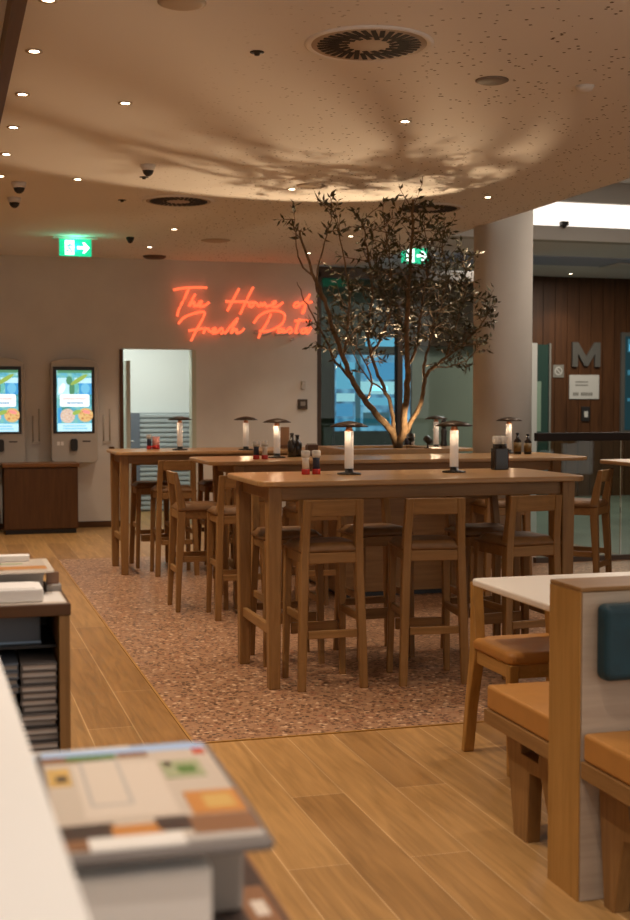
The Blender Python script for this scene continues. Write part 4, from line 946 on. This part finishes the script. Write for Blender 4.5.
for i in range(NM):
    h = .0203
    nm = 'topmost' if i == NM-1 else ('lowest' if i == 0 else ORD[NM-1-i]+' from the top')
    lab = 'grey menu %s in the shelf stack beside the side panel' % nm
    lab2 = 'bluish menu %s in the shelf stack behind the counter edge' % nm
    if pm is None:
        pm = thing('stacked_menu', lab, 'menu', (0, 0, 0), 0, GS); MB().box(0, .10, 0, .28, .0, .0035).box(0, .10, 0, .28, .0145, .018).box(0, .004, 0, .28, .0, .018).build('binder', M['menu_board'], pm); MB().box(.006, .097, .003, .275, .0035, .0145).build('pages', M['menu_edge'], pm)
        p2 = thing('stacked_menu', lab2, 'menu', (0, 0, 0), 0, GS); MB().box(0, .11, 0, .28, .0, .0035).box(0, .11, 0, .28, .0145, .018).build('binder', M['blue_grey'], p2); MB().box(.004, .107, .003, .275, .0035, .0145).build('pages', M['card_grey'], p2)
        a, b = pm, p2
    else: a = dup(pm, lab, (0, 0, 0), 0, GS); b = dup(p2, lab2, (0, 0, 0), 0, GS)
    a.location = (.209+rr.uniform(-.004, .003), 3.625+rr.uniform(-.01, .012), z); a.rotation_euler.z = rr.uniform(-.02, .02)
    b.location = (.090+rr.uniform(-.006, .003), 3.625+rr.uniform(-.01, .012), z); b.rotation_euler.z = rr.uniform(-.02, .02)
    z += h
# on top of the shelf unit
GT = 'papers on top of the shelf unit'
menu('open printed leaflet lying flat on the shelf unit under the white pad', (-.30, 3.605, .902), .635, .22, .003, .0, COVER['cream'], [(.86, .99, .1, .9, 'white'), (.5, .85, .3, .7, 'ground')], GT)
r = thing('paper_stack', 'thick white pad of sheets on the shelf unit', 'paper stack', (-.28, 3.62, .906)); MB().box(0, .552, 0, .15, 0, .038).build('sheets', M['paper'], r, .005); MB().box(.02, .53, .01, .14, .038, .040).build('top_sheet', M['paper'], r)
r = thing('card_box', 'grey card box on the shelf unit behind the white pad', 'box', (-.28, 3.80, .902)); MB().box(0, .565, 0, .24, 0, .060).build('body', M['card_grey'], r, .003); MB().box(-.003, .568, -.003, .243, .055, .066).build('lid', M['card_grey'], r)
menu('food menu lying on the grey card box of the shelf unit', (-.26, 3.765, .968), .575, .30, .006, .0, COVER['cream'], [(.3, .97, .05, .95, 'ground'), (.72, .97, .15, .4, 'orange'), (.66, .86, .55, .68, 'lime'), (.6, .75, .12, .2, 'brown'), (.3, .6, .15, .3, 'white'), (.65, .75, .6, .7, 'green')], GT)
menu('narrow white folder on top of the food menu on the shelf unit', (-.26, 4.0, .9745), .52, .05, .018, .0, M['paper'], [(.0, .45, .2, .8, 'white')], GT)
r = thing('flyer_holder', 'small patterned leaflet rack between box and shelf edge', 'holder', (.295, 3.83, .902)); MB().box(0, .045, 0, .10, 0, .02).build('base', M['card_grey'], r, .002); MB().box(.005, .04, .03, .06, .02, .055).build('leaflets', COVER['brown'], r)

# ------------------------------------------------------------------ camera, world, exposure
cam = bpy.data.cameras.new('camera'); co = bpy.data.objects.new('camera', cam); COL.objects.link(co)
co.location = (0, 0, 1.47); yaw = math.radians(16.353); pit = math.radians(2.688)
co.rotation_euler = (PI/2-pit, 0, -yaw)
cam.sensor_fit = 'AUTO'; cam.sensor_width = 36; cam.lens = 1278/920*36
cam.dof.use_dof = True; cam.dof.focus_distance = 6.6; cam.dof.aperture_fstop = 4.0; cam.clip_start = .05
SC.camera = co
w = bpy.data.worlds.new('world'); SC.world = w; w.use_nodes = True
bg = w.node_tree.nodes['Background']; bg.inputs['Color'].default_value = EN['wcol']; bg.inputs['Strength'].default_value = EN['world']
SC.view_settings.view_transform = 'Standard'; SC.view_settings.look = 'None'; SC.view_settings.gamma = 1
SC.view_settings.exposure = EN['exp']
SC.view_settings.use_curve_mapping = False
SC.cycles.max_bounces = 8; SC.cycles.transparent_max_bounces = 12; SC.cycles.sample_clamp_indirect = 4; SC.cycles.caustics_reflective = False; SC.cycles.caustics_refractive = False
try: SC.cycles.use_denoising = True; SC.cycles.denoiser = 'OPENIMAGEDENOISE'
except Exception: pass
